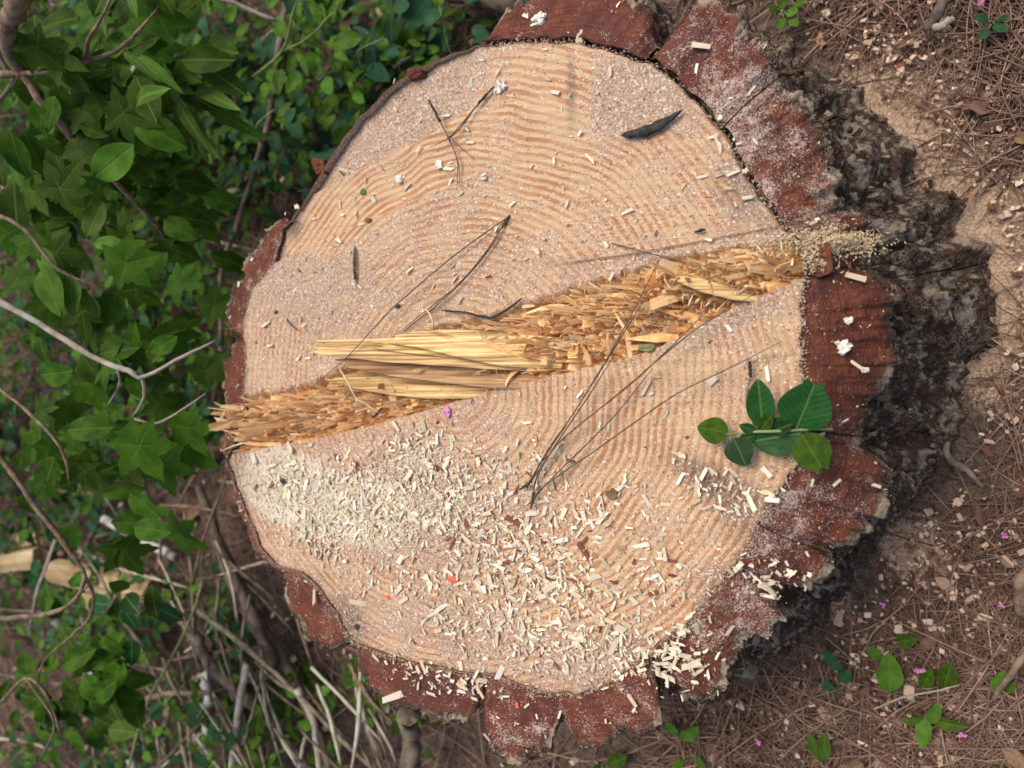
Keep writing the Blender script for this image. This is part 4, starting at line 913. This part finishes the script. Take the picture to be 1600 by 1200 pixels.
# reddish loose bark piece at the right end of the tear
pl = thing('loose_bark_block', P(1290, 400, H), 'loose rust brown block of bark wedged at the right end of the tear', 'bark piece')
def rock(px0, py0, px1, py1, z0, z1, m, parent, name, sd):
    a, b_ = P(px0, py0, z1), P(px1, py1, z1); c = (a+b_)/2; sx, sy = abs(b_.x-a.x)/2, abs(b_.y-a.y)/2; V = []
    nu, nv = 26, 14
    for i in range(nu):
        an = i/nu*2*math.pi; sq = max(abs(math.cos(an)), abs(math.sin(an)))
        for j in range(nv):
            t = j/(nv-1); rr = [0, .45, .8, .95, 1.0][j] if j < 5 else 1.0+.06*(j-5)/9
            zz_ = z1 if j < 4 else z1-(z1-z0)*(j-4)/(nv-5)
            k_ = .75+.25/sq if True else 1
            nn = 1+.9*(float(noise(math.cos(an)*1.6+sd, math.sin(an)*1.6, zz_*60))-.5)
            V.append((c.x+sx*rr*k_*nn*math.cos(an), c.y+sy*rr*k_*nn*math.sin(an), zz_+.003*(float(noise(rr*4+sd, an*3))-.5)))
    V = np.array(V); return part(name, V, grid_faces(nu, nv, True), m, parent, dict(cut=np.clip((V[:, 2]-z0)/(z1-z0)*1.4, 0, 1), dust=np.full(len(V), .35), strip=V*400))
for a_ in ((636, 108, 660, 118, .5), (488, 248, 506, 270, 0)):
    rk = rock(a_[0], a_[1], a_[2], a_[3], H-.012, H-.002, M['bark'], ST, 'bark_remnant', a_[0])
rock(1258, 376, 1302, 426, H-.05, H-.004, M['bark'], pl, 'block', 3)

# ------------------------------------------------------------------ fallen wood, sticks and the thicket on the left
def stick(label, pts, rad, m='stick', cat='fallen stick', name='fallen_stick', grp=None, sides=8, branches=()):
    pts_ = [P(a, b_, z) for a, b_, z in pts]
    if not branches:
        V, F = tube(pts_, rad, sides); return tag(part(name, V, F, M[m]), label, cat, grp)
    t_ = thing(name, pts_[0], label, cat, grp); part('stem', *tube(pts_, rad, sides), M[m], t_)
    for bp, br_ in branches: part('side_twig', *tube([P(a, b_, z) for a, b_, z in bp], br_, 6), M[m], t_)
    return t_
LM = {}
for nm, mk in (('leaf_mid', 'mid'), ('leaf_light', 'light'), ('leaf_blue', 'blue'), ('leaf_dark', 'dark')):
    LM[mk] = [leaf_mesh('leaf', M[nm], random.uniform(.42, .62), random.uniform(.8, 1.0), 0, random.uniform(.05, .3), random.uniform(.05, .35), 9, 4, .03) for _ in range(3)]
    LM['narrow_'+mk] = [leaf_mesh('leaf', M[nm], random.uniform(.14, .24), .8, 0, .2, random.uniform(.1, .4), 9, 2, .02) for _ in range(2)]
    LM['lobed_'+mk] = [lobed_mesh('leaf', M['leaf_mid' if mk == 'dark' else nm], 5, random.uniform(.5, .65), random.uniform(.05, .35)) for _ in range(2)]

def shrub(label, branches, leaves, cat='shrub', name='shrub', m='twig', grp=None, lift=0.0):
    """branches: list of (pts, radii); leaves: list of (branch index, kind, count, size, t0, t1)"""
    t_ = thing(name, P(*branches[0][0][0]), label, cat, grp)
    curves = []
    for i, (pts, rad) in enumerate(branches):
        pp = [P(a, b_, z) for a, b_, z in pts]; curves.append(pp)
        part('branch' if i else 'stem', *tube(pp, rad, 7), M[m], t_)
    for bi, kind, cnt_, size, t0, t1 in leaves:
        pp = curves[bi]; L_ = len(pp)-1
        for k_ in range(cnt_):
            t = (t0+(t1-t0)*(k_+random.random())/cnt_)*L_; i = min(int(t), L_-1); b_ = pp[i].lerp(pp[i+1], t-i); d = (pp[i+1]-pp[i]).normalized()
            side = Vector((0, 0, 1)).cross(d); side = side.normalized()*(1 if k_ % 2 else -1)
            s_ = size*random.uniform(.65, 1.25); off = side*random.uniform(.3, 1.6)*s_*.55+Vector((random.gauss(0, .3)*s_, random.gauss(0, .3)*s_, random.uniform(-1.7, -.2)*s_))
            dd = (side*.8+d*.6+Vector((random.gauss(0, .35), random.gauss(0, .35), random.gauss(-.1, .25))))
            nn = TOCAM(b_)*.8+Vector((random.gauss(0, .38), random.gauss(0, .38), .7))
            place_leaf(t_, random.choice(LM[kind]), b_+off, dd, nn, s_)
    return t_
shrub('shrub branch with pale bark entering at the upper left corner', [
    ([(40,-30,.50),(22,20,.48),(8,62,.46),(30,112,.44),(75,170,.42),(130,235,.38),(195,300,.34),(245,350,.30)], [.009,.008,.0065,.0045,.004,.0036,.0030,.002]),
    ([(32,116,.44),(0,155,.42),(-30,190,.42)], [.003,.002,.001]),
    ([(245,350,.30),(270,380,.24),(330,370,.18),(390,385,.12)], [.002,.0015,.001])],
    [(0,'mid',40,.042,.2,1.0),(0,'lobed_mid',22,.05,.25,.95),(1,'mid',12,.05,0,1)])
shrub('thin dark forked branch high at the upper left', [
    ([(-20,117,.45),(70,112,.43),(130,97,.41),(180,80,.40),(215,50,.40),(245,15,.40)], [.0035,.003,.0028,.002,.0018,.001]),
    ([(130,96,.41),(140,60,.42),(160,25,.43),(175,-5,.44)], [.002,.0018,.0015,.001])],
    [(0,'mid',20,.045,0,1),(1,'narrow_light',14,.07,.3,1),(0,'lobed_mid',20,.05,.1,.9),(1,'mid',8,.05,.2,1)])
shrub('pale slender branch sweeping in from the left at mid height', [
    ([(-20,460,.42),(60,505,.40),(140,555,.38),(200,580,.37),(225,588,.36),(290,555,.34),(335,533,.32)], [.0036,.0034,.0030,.0026,.0022,.0016,.0008]),
    ([(222,590,.36),(226,615,.35),(215,640,.34),(185,682,.33)], [.0018,.0016,.0014,.0008]),
    ([(211,655,.34),(245,661,.33),(285,640,.32),(322,614,.31)], [.0013,.0012,.0010,.0006]),
    ([(183,577,.37),(187,600,.36),(170,631,.35)], [.0014,.0012,.0007])],
    [(0,'lobed_mid',16,.055,0,.6),(0,'mid',10,.04,0,.6)], m='palestick')
shrub('curving brown branch looping at the lower left', [
    ([(-20,690,.40),(0,715,.39),(40,770,.38),(100,850,.36),(132,900,.35),(108,945,.36),(50,962,.37),(-20,968,.38)], [.003,.003,.0028,.0026,.0024,.0026,.003,.0032]),
    ([(132,900,.35),(146,930,.34),(140,965,.33),(110,995,.32),(68,1035,.31),(55,1095,.30)], [.002,.0018,.0016,.0015,.0013,.0008]),
    ([(138,964,.33),(165,955,.32),(180,935,.31),(192,920,.30)], [.0012,.0011,.0010,.0006])],
    [(0,'mid',14,.045,0,.6),(1,'mid',20,.042,.5,1),(0,'lobed_dark',6,.06,.1,.5),(1,'dark',8,.04,.1,.5)])
shrub('leafy twig with ovate leaves in the lower left corner', [
    ([(-10,1110,.34),(40,1060,.34),(75,1090,.33),(95,1150,.32)], [.002,.002,.0016,.001]),
    ([(40,1060,.34),(85,1130,.33),(60,1190,.32)], [.0015,.0012,.0008])],
    [(0,'mid',26,.045,0,1),(1,'mid',16,.045,0,1),(0,'light',6,.04,0,1)])
shrub('leafy stem hanging at mid left with lobed leaves', [
    ([(-10,600,.44),(40,640,.43),(95,700,.42),(110,760,.40)], [.002,.002,.0016,.001])],
    [(0,'lobed_mid',12,.055,.1,1),(0,'lobed_dark',6,.06,.3,1),(0,'mid',8,.045,0,1)])
shrub('bright leafy sprays at the left edge above the middle', [
    ([(-15,330,.46),(40,360,.45),(90,420,.43),(160,450,.40)], [.002,.002,.0016,.001])],
    [(0,'lobed_mid',12,.052,.0,1),(0,'light',10,.045,0,1)])
shrub('dense foliage crown crowding the far upper left corner', [
    ([(-30,40,.40),(40,150,.36),(120,200,.32),(200,160,.30)], [.003,.002,.0016,.001]),
    ([(0,250,.38),(70,270,.36),(130,330,.33)], [.003,.002,.001])],
    [(0,'lobed_mid',26,.05,.0,1),(0,'mid',24,.05,0,1),(1,'mid',24,.05,0,1),(1,'lobed_mid',20,.05,0,1)])
shrub('vine with small round leaves climbing beside the top of the stump', [
    ([(395,120,.10),(440,80,.15),(455,30,.18),(470,-20,.2)], [.0016,.0015,.0012,.001]),
    ([(440,80,.15),(480,60,.17),(520,20,.18)], [.0013,.0012,.001])],
    [(0,'light',32,.025,0,1),(1,'light',14,.032,0,1),(0,'blue',8,.035,0,1)], 'vine', 'vine', 'green_stem')
shrub('bluish leafed stems just above the upper left edge of the stump', [
    ([(600,130,.05),(570,110,.10),(560,80,.12),(600,60,.12)], [.0016,.0014,.0012,.001]),
    ([(420,240,.06),(400,200,.12),(430,170,.12)], [.0016,.0014,.001])],
    [(0,'blue',16,.045,0,1),(1,'blue',14,.04,0,1),(1,'light',8,.03,0,1)], 'seedling', 'seedling', 'green_stem')

# low seedlings
def seedling(px, py, kinds, hgt, nl, size, label, grp):
    b_ = P(px, py, .0); t_ = thing('seedling', (b_.x, b_.y, 0), label, 'seedling', grp)
    lean = Vector((random.gauss(0, .35), random.gauss(0, .35), 1)); top = b_+lean*hgt; mid = b_.lerp(top, .5)+Vector((random.gauss(0, .02), random.gauss(0, .02), 0))
    part('stem', *tube([b_, mid, top], [.0016, .0013, .0008], 5, 4), M['green_stem'], t_)
    for k_ in range(nl):
        t = random.uniform(.25, 1.05); c = b_.lerp(top, t); a = k_*2.4+random.random(); d = Vector((math.cos(a), math.sin(a), random.uniform(-.2, .4))); s_ = size*random.uniform(.6, 1.25)
        c = c+d*random.uniform(.2, 2.2)*size
        place_leaf(t_, random.choice(LM[random.choice(kinds)]), c, d, Vector((random.gauss(.15, .35), random.gauss(0, .35), 1)), s_)
    return t_
random.seed(21)
zones = [ # x0,y0,x1,y1, count, kinds, height, leaves, size, label, group
 (0,0,420,330,44,['mid','blue','mid','light'],.20,34,.026,'low leafy seedling crowded in the upper left thicket','seedlings in the upper left thicket'),
 (0,330,330,640,26,['mid','blue','light'],.18,32,.025,'low leafy seedling in the middle left thicket','seedlings in the middle left thicket'),
 (0,640,400,900,30,['mid','blue','dark'],.12,24,.025,'low green seedling among litter at the lower left','seedlings among the lower left litter'),
 (0,900,450,1200,34,['mid','light','blue'],.12,20,.024,'small seedling between the fallen sticks at the bottom left','seedlings between the fallen sticks'),
 (380,60,720,330,18,['light','blue','mid'],.10,22,.025,'fresh green seedling behind the upper left rim of the stump','seedlings behind the upper left rim'),
 (420,0,760,120,9,['blue','light'],.08,18,.026,'green seedling along the top of the ground beyond the stump','seedlings beyond the top of the stump'),
 (190,120,430,640,38,['blue','mid'],.10,22,.024,'dim seedling close behind the left rim of the stump','seedlings close behind the left rim'),
 (430,1040,700,1200,12,['light','mid'],.08,9,.030,'green seedling below the bottom left rim of the stump','seedlings below the bottom left rim')]
for x0, y0, x1, y1, n, kinds, hg, nl, sz, lb, gp in zones:
    for i in range(n): seedling(random.uniform(x0, x1), random.uniform(y0, y1), kinds, hg*random.uniform(.5, 1.2), nl, sz, lb, gp)
# right side plants, one by one
def herb(label, px, py, leaves, kind='light'):
    b_ = P(px, py, .004); t_ = thing('small_herb', b_, label, 'small plant')
    for (bx, by, tx, ty, wd) in leaves:
        c0, c1 = P(bx, by, .018), P(tx, ty, .030); L_ = (c1-c0).length
        part('stem', *tube([b_, b_.lerp(c0, .6)+Vector((0, 0, .006)), c0], [.0009, .0009, .0006], 5, 3), M['green_stem'], t_)
        place_leaf(t_, LM[kind][0], c0, c1-c0, Vector((random.gauss(0, .15), random.gauss(0, .15), 1)), L_, wid=wd)
herb('upright heart leaved herb in the needles at lower right', 1392, 1085, [(1390,1082,1390,1025,1.2),(1378,1030,1355,1012,1.0)])
herb('herb with three pointed leaves above the lower right corner', 1450, 1135, [(1445,1120,1440,1170,1.0),(1455,1125,1510,1140,.9),(1445,1125,1412,1128,.9),(1450,1130,1468,1103,.9)])
herb('pair of bright blades near the bottom right of the stump', 1280, 1190, [(1285,1190,1262,1148,.7),(1284,1190,1290,1150,.8)])
herb('small bright leaves left of the heart leaved herb', 1310, 1070, [(1318,1050,1285,1022,.8),(1310,1065,1326,1055,1.2),(1300,1080,1290,1070,1.2)], 'blue')
herb('lone lime leaf by the dark twig at the lower right', 1550, 1070, [(1552,1078,1570,1052,.9),(1575,1082,1585,1068,.7)])
herb('shaded leaves between the herb and the dark twig', 1470, 1070, [(1475,1075,1485,1040,1.1),(1440,1075,1455,1050,.9)], 'mid')
herb('flat leaf lying in litter above the heart leaved herb', 1410, 1002, [(1400,1002,1430,1000,1.1)], 'mid')
herb('bright leafy herb at the top edge right of the bark', 1220, 20, [(1215,15,1235,-8,1.1),(1215,18,1200,8,1.1),(1228,22,1245,15,1.1),(1225,28,1218,42,1.0),(1235,28,1245,38,1.0),(1240,8,1256,2,1.1)])
herb('dusty green herb near the top right corner', 1550, 40, [(1545,35,1530,25,1.1),(1552,38,1570,42,1.1),(1545,45,1535,55,1.0),(1558,30,1570,25,1.0)], 'blue')
herb('herb leaves just under the bottom rim of the stump', 1070, 1150, [(1065,1155,1090,1140,1.0),(1060,1150,1040,1130,1.0),(1085,1180,1100,1200,1.0),(1070,1190,1050,1198,1.0)])
herb('small leaves below the bottom bark notch', 950, 1195, [(950,1195,975,1185,1.0),(940,1195,925,1205,1.0)], 'mid')
for px, py, lb in [(1315,908,'pink petal close under the dark bark at lower right'),(1380,945,'pale pink petal in litter right of the lower bark'),(1435,1047,'pink petal beside the heart leaved herb'),(1505,1150,'pink blossom at the tip of the three leaved herb'),
                   (1570,838,'pink petal on the needles at right edge'),(1565,947,'magenta petal near the dark root at right'),(1184,1158,'pink and white petal below the stump at bottom'),(1532,5,'magenta petal at the top right edge')]:
    b_ = P(px, py, .022); t_ = thing('pink_petals', b_, lb, 'petal')
    for k_ in range(3):
        a = k_*random.uniform(1, 2.6)+random.random(); me = leaf_mesh('petal', M['pink'], random.uniform(.4, 1), random.uniform(.5, 1), 0, random.uniform(.2, 1), random.uniform(-.8, .2), 7, 4, .2)
        place_leaf(t_, me, b_, Vector((math.cos(a), math.sin(a), .3)), Vector((0, 0, 1)), random.uniform(.003, .0065), 'petal')
for px, py, lb in [(560,168,'pink petal in the shade behind the upper left rim'),(392,1130,'pink petal by the sticks at the bottom left'),(122,285,'pink petal in the far thicket at upper left')]:
    b_ = P(px, py, .03); t_ = thing('pink_petals', b_, lb, 'petal')
    for k_ in range(4):
        a = k_*1.6+random.random(); me = leaf_mesh('petal', M['pink'], .7, .8, 0, .3, -.3, 7, 4, .05)
        place_leaf(t_, me, b_, Vector((math.cos(a), math.sin(a), .4)), Vector((0, 0, 1)), random.uniform(.006, .010), 'petal')
# dead leaves and bark flakes on the ground
dead = [leaf_mesh('dead_leaf', M['brownleaf'], random.uniform(.4, .62), random.uniform(.65, 1.1), 0, random.uniform(.3, .9), random.uniform(-.5, .5), 13, 8, .11) for _ in range(4)]
for px, py, sz, lb in [(1397,82,.040,'oval brown leaf on the litter at upper right'),(1497,148,.030,'brown leaf half hidden in needles below the upper right corner'),(1460,90,.03,'dark brown leaf near the top right litter'),(1580,220,.035,'brown curled leaf at the right edge above the sawdust'),
                       (1350,1185,.045,'tan dead leaf at the bottom edge right of the stump'),(1560,1160,.06,'large dull brown leaf at the lower right corner'),(1440,1010,.04,'brown leaf scrap by the heart leaved herb'),(1535,820,.045,'long curled brown leaf at the right edge'),
                       (1500,175,.04,'grey brown leaf in the sawdust patch'),(1340,1080,.04,'brown leaf under the small bright leaves'),(1245,1160,.035,'brown leaf behind the pair of bright blades'),(1160,1130,.035,'tan leaf below the stump near the pink petal')]:
    b_ = P(px, py, .0); a = random.uniform(0, 6.28); o = link('dead_leaf', random.choice(dead)); o.location = (b_.x, b_.y, float(gz(np.array([b_.x]), np.array([b_.y]))[0])+.014); o.rotation_euler = (random.gauss(0, .2), random.gauss(0, .2), a); sz *= .62; o.scale = (sz, sz*random.uniform(.6, .9), sz); tag(o, lb, 'dead leaf')
for i in range(46):
    px, py = (random.uniform(0, 420), random.uniform(640, 1200)) if i % 3 else (random.uniform(420, 700), random.uniform(0, 150))
    b_ = P(px, py, .0); o = link('dead_leaf', random.choice(dead)); o.location = (b_.x, b_.y, .02); o.rotation_euler = (random.gauss(0, .3), random.gauss(0, .3), random.uniform(0, 6.28)); s_ = random.uniform(.03, .06); o.scale = (s_, s_, s_)
    tag(o, 'brown dead leaf on the shaded ground beyond the stump', 'dead leaf', 'dead leaves on the shaded ground')

# sticks, one by one
stick('straight pale stick leaning in the upper left thicket', [(193,137,.14),(235,68,.18),(278,5,.22)], [.004,.0045,.003], 'palestick')
stick('pale stick at the top edge left of the vine', [(345,-4,.25),(390,16,.23),(432,32,.21)], [.003,.003,.002], 'palestick')
stick('long upright grey stem between thicket and stump', [(455,-20,.10),(432,100,.10),(420,190,.09),(400,260,.08),(368,360,.07),(345,430,.06),(345,560,.05),(330,640,.04)], [.0045,.0045,.0045,.004,.004,.0035,.0035,.003], 'stick')
stick('curved grey stick joining the upright stem', [(240,240,.07),(300,293,.06),(350,300,.06),(385,285,.07),(420,190,.09)], [.004,.0045,.0045,.004,.003], 'stick')
stick('blond broken stick below the upper thicket', [(270,165,.06),(310,148,.06),(350,122,.06)], [.006,.007,.005], 'palestick')
stick('thick brown stick near the top left of the vine', [(350,115,.05),(410,65,.07),(480,15,.09)], [.006,.006,.004], 'stick')
stick('slim stick crossing behind the left rim', [(260,355,.06),(330,375,.05),(400,392,.05)], [.0028,.0028,.002], 'stick')
stick('thin bowed stick above the upper rim of the stump', [(690,82,.03),(630,95,.04),(590,140,.04),(550,175,.03)], [.0028,.0028,.0024,.002], 'palestick')
stick('dim stick on the needles near the top', [(590,15,.03),(620,60,.03),(640,90,.02)], [.003,.003,.002], 'stick')
stick('dark log lying across the top edge behind the bark', [(700,-34,.05),(760,-10,.06),(840,-14,.06),(920,-30,.05)], [.022,.026,.026,.024], 'stick', 'log', 'fallen_log', sides=12)
stick('olive brown stick running to the bottom edge left of the stump', [(245,930,.08),(300,985,.08),(330,1040,.07),(400,1105,.06),(490,1210,.05)], [.008,.0085,.008,.008,.007], 'stick')
stick('whitish lichen covered stick standing out at the bottom left', [(85,965,.04),(110,1005,.04),(150,1060,.04),(180,1130,.03),(215,1215,.03)], [.007,.008,.008,.007,.007], 'birch')
stick('whitish stick behind the yellow split wood', [(155,808,.05),(205,835,.05),(275,872,.05)], [.007,.008,.006], 'birch')
stick('brown stick reaching from mid left to the bottom rim', [(310,955,.12),(350,985,.11),(400,1025,.10),(470,1090,.09),(560,1180,.07),(600,1215,.07)], [.0036,.004,.004,.0036,.003,.0026], 'stick')
stick('thin upright stick before the bottom left litter', [(262,1110,.06),(256,1160,.05),(250,1210,.05)], [.006,.006,.006], 'stick')
stick('flaky pale upright stick at the bottom left', [(322,1050,.06),(326,1100,.06),(318,1210,.05)], [.008,.009,.008], 'birch')
stick('slim tan stick beside the flaky pale stick', [(385,1040,.10),(372,1120,.09),(362,1210,.08)], [.005,.005,.005], 'palestick')
stick('grey branch stump rising below the bottom rim', [(640,1115,.10),(640,1160,.09),(642,1215,.08)], [.013,.012,.012], 'stick', sides=10)
stick('greenish bent stick left of the bottom rim', [(465,1075,.09),(490,1130,.08),(500,1210,.08)], [.005,.005,.004], 'palestick')
stick('broad grey stick low behind the left rim', [(400,960,.05),(460,1060,.05),(520,1210,.05)], [.007,.007,.006], 'stick')
stick('dark stick crossing under the lower thicket', [(120,1130,.07),(180,1105,.07),(260,1085,.07),(335,1083,.07)], [.005,.005,.0045,.003], 'twig')
stick('green weed stem arching over the lower left sticks', [(200,1205,.14),(225,1110,.15),(262,1040,.15),(300,960,.14),(318,900,.12)], [.0018,.002,.002,.0018,.001], 'green_stem', 'weed stem', 'weed_stem')
stick('long stick bending down left of the lower rim', [(310,760,.06),(350,860,.06),(395,960,.07),(430,1040,.07)], [.006,.007,.008,.008], 'stick')
stick('pale curved stick in the litter at mid left', [(140,670,.03),(190,705,.03),(215,740,.03),(240,800,.02)], [.005,.006,.005,.004], 'stick')
stick('faint stick lying by the pale curved stick', [(120,770,.03),(180,772,.03),(235,785,.02)], [.004,.004,.003], 'stick')
stick('dark twig slanting in the lower right corner', [(1610,1010,.03),(1585,1045,.035),(1552,1092,.03)], [.003,.0035,.002], 'twig')
stick('grey curved stick in the litter at right', [(1480,690,.02),(1482,715,.025),(1510,735,.025),(1535,760,.02)], [.003,.0032,.003,.002], 'stick')
stick('pale twig sticking out of the needles at top right', [(1460,45,.03),(1475,38,.035),(1490,28,.035)], [.0035,.004,.003], 'palestick')
stick('grey brown stick leaning at the top right', [(1450,48,.02),(1465,20,.03),(1485,-10,.03)], [.005,.006,.005], 'stick')
stick('golden dry straw over the lower right herbs', [(1365,1108,.03),(1410,1090,.035),(1460,1080,.03),(1500,1070,.03)], [.0010,.0011,.0010,.0006], 'palestick', 'straw', 'dry_straw')
stick('dark curved root at the right edge', [(1622,880,.05),(1598,900,.06),(1590,935,.06),(1604,965,.05),(1625,980,.04)], [.004, .005, .005, .005, .004], 'twig', 'root', 'tree_root', sides=10)
random.seed(33)
for i in range(110):
    px, py = (random.uniform(380, 620), random.uniform(1020, 1230)) if i < 22 or i > 60 else ((random.uniform(120, 420), random.uniform(120, 640)) if i < 24 else (random.uniform(0, 400), random.uniform(700, 1200)))
    if i > 60: px, py = random.uniform(120, 480), random.uniform(900, 1230)
    a = random.gauss(1.2, .35) if i < 22 or i > 60 else random.uniform(0, 3.14); l_ = random.uniform(60, 230); z_ = random.uniform(.02, .10); dx_, dy_ = math.cos(a)*l_/2, math.sin(a)*l_/2
    stick('thin grey brown stick lying among the others beyond the stump', [(px-dx_, py-dy_, z_), (px+random.uniform(-8, 8), py+random.uniform(-8, 8), z_+.01), (px+dx_, py+dy_, z_)], [v_*random.uniform(.5, 1.3) for v_ in (.0024, .0030, .0018)], random.choice(['stick', 'stick', 'twig', 'palestick']), grp='thin sticks beyond the stump', sides=5)
# split yellow firewood at the lower left
def billet(label, px0, py0, px1, py1, wdt, z=.05):
    a, b_ = P(px0, py0, z), P(px1, py1, z); d = b_-a; L_ = d.length; d.normalize(); s_ = Vector((0, 0, 1)).cross(d); n_ = 14; V = []; sec = [(-.5, -.3), (-.42, .25), (-.05, .42), (.4, .3), (.5, -.15), (.1, -.45)]
    for i in range(n_):
        t = i/(n_-1)
        for k_, (u_, v_) in enumerate(sec):
            j_ = .10*(float(noise(t*5+k_*3, px0*.1))-.5); e_ = (random.uniform(-.01, .01) if i in (0, n_-1) else 0)
            V.append(tuple(a+d*(t*L_+e_)+s_*((u_+j_)*wdt)+Vector((0, 0, (v_+j_)*wdt))))
    Fq = [tuple(x_) for x_ in []]; m_ = len(sec); tri = []
    for i in range(n_-1):
        for k_ in range(m_): q2 = (k_+1) % m_; tri += [(i*m_+k_, i*m_+q2, (i+1)*m_+q2), (i*m_+k_, (i+1)*m_+q2, (i+1)*m_+k_)]
    for k_ in range(1, m_-1): tri += [(0, k_+1, k_), ((n_-1)*m_, (n_-1)*m_+k_, (n_-1)*m_+k_+1)]
    tag(part('split_wood', V, tri, M['splitwood'], smooth=False), label, 'split wood')
billet('yellow split wood piece showing between leaves at lower left', 85, 892, 240, 925, .042)
billet('shorter yellow split wood piece below the longer one', 140, 935, 222, 968, .036, .04)
billet('pale split wood end nearly hidden at the far lower left', 5, 880, 62, 872, .040, .05)
billet('small pale wood slab beneath the lower left leaves', 30, 845, 60, 838, .030, .04)

# ------------------------------------------------------------------ one description for each look-alike
LMK = [('the charcoal bark chip',1018,192),('the crossed grey needles',705,225),('the ridged white crumb',785,134),('the tip of the tall splinter slab',450,545),('the dark needle stub',555,420),('the pink petal',697,645),
 ('the orange flake',707,906),('the dark foot of the fanned needles',830,790),('the leafy sprig',1210,670),('the brown crumb at lower right',955,772),('the dark crumb in the left pile',441,752),('the black knot crumb',555,981),
 ('the sawdust heap at the tear end',1315,372),('the white lump on the bark',1317,540),('the notch in the bottom bark',1045,1095),('the chip drift on the lower right bark',1190,905),('the grey stain under the sprig',1140,775),
 ('the crooked black twig',765,492),('the dark curl on the smooth band',1094,360),('the straw slat near the right end',1110,450),('the middle of the left chip pile',560,800),('the middle of the chip scatter',860,860),('the lower end of the chip scatter',950,1020),('the bottom bark lobe',800,1150),
 ('the top bark crack',1030,50),('the long upright grey stem',400,260),('the straight pale stick',235,68),('the pale slender branch fork',225,588),('the curving brown branch loop',130,900),('the yellow split wood',160,908),('the olive brown stick',330,1040),
 ('the whitish lichen stick',150,1060),('the pale barked shrub branch',130,235),('the upper left corner',10,10),('the lower left corner',10,1190),('the small round leaved vine',440,80),('the left rim notch',350,525),('the grey branch stump',640,1160),
 ('the thin bowed stick',600,130),('the pink petal at far left',122,285),('the pale curved stick',190,705),('the left end of the tear',335,670)]
DIRS = ['right of', 'above right of', 'above', 'above left of', 'left of', 'below left of', 'below', 'below right of']
ORD = ['nearest', 'second', 'third', 'fourth', 'fifth', 'sixth', 'seventh', 'eighth', 'ninth', 'tenth', 'eleventh', 'twelfth', 'thirteenth', 'fourteenth', 'fifteenth', 'sixteenth']
pools = {}
bpy.context.view_layer.update()
for o in list(COL.objects):
    if o.parent or o.get('group') is None: continue
    base = {'wood chip': 'pale wood chip', 'seedling': 'green seedling', 'fallen stick': 'thin stick', 'dead leaf': 'brown dead leaf'}.get(o.get('category'))
    if not base: continue
    px, py = px_of(o.location); nm, lx, ly = min(LMK, key=lambda t: math.hypot(t[1]-px, t[2]-py)); dd = math.hypot(px-lx, py-ly)
    k = int(round(math.degrees(math.atan2(ly-py, px-lx))/45)) % 8
    if base == 'pale wood chip':
        L_ = max(v.co.x for v in o.data.vertices)*2*o.scale.x*1000; base = ('short' if L_ < 8 else 'medium' if L_ < 11 else 'long')+' pale wood chip'
    pools.setdefault((base, DIRS[k]+' '+nm), []).append((dd, o))
for (base, where), lst in pools.items():
    lst.sort(key=lambda t: t[0])
    for i, (dd, o) in enumerate(lst):
        o['label'] = base+' '+where if len(lst) == 1 else (ORD[min(i, 15)]+' '+base+' '+where)
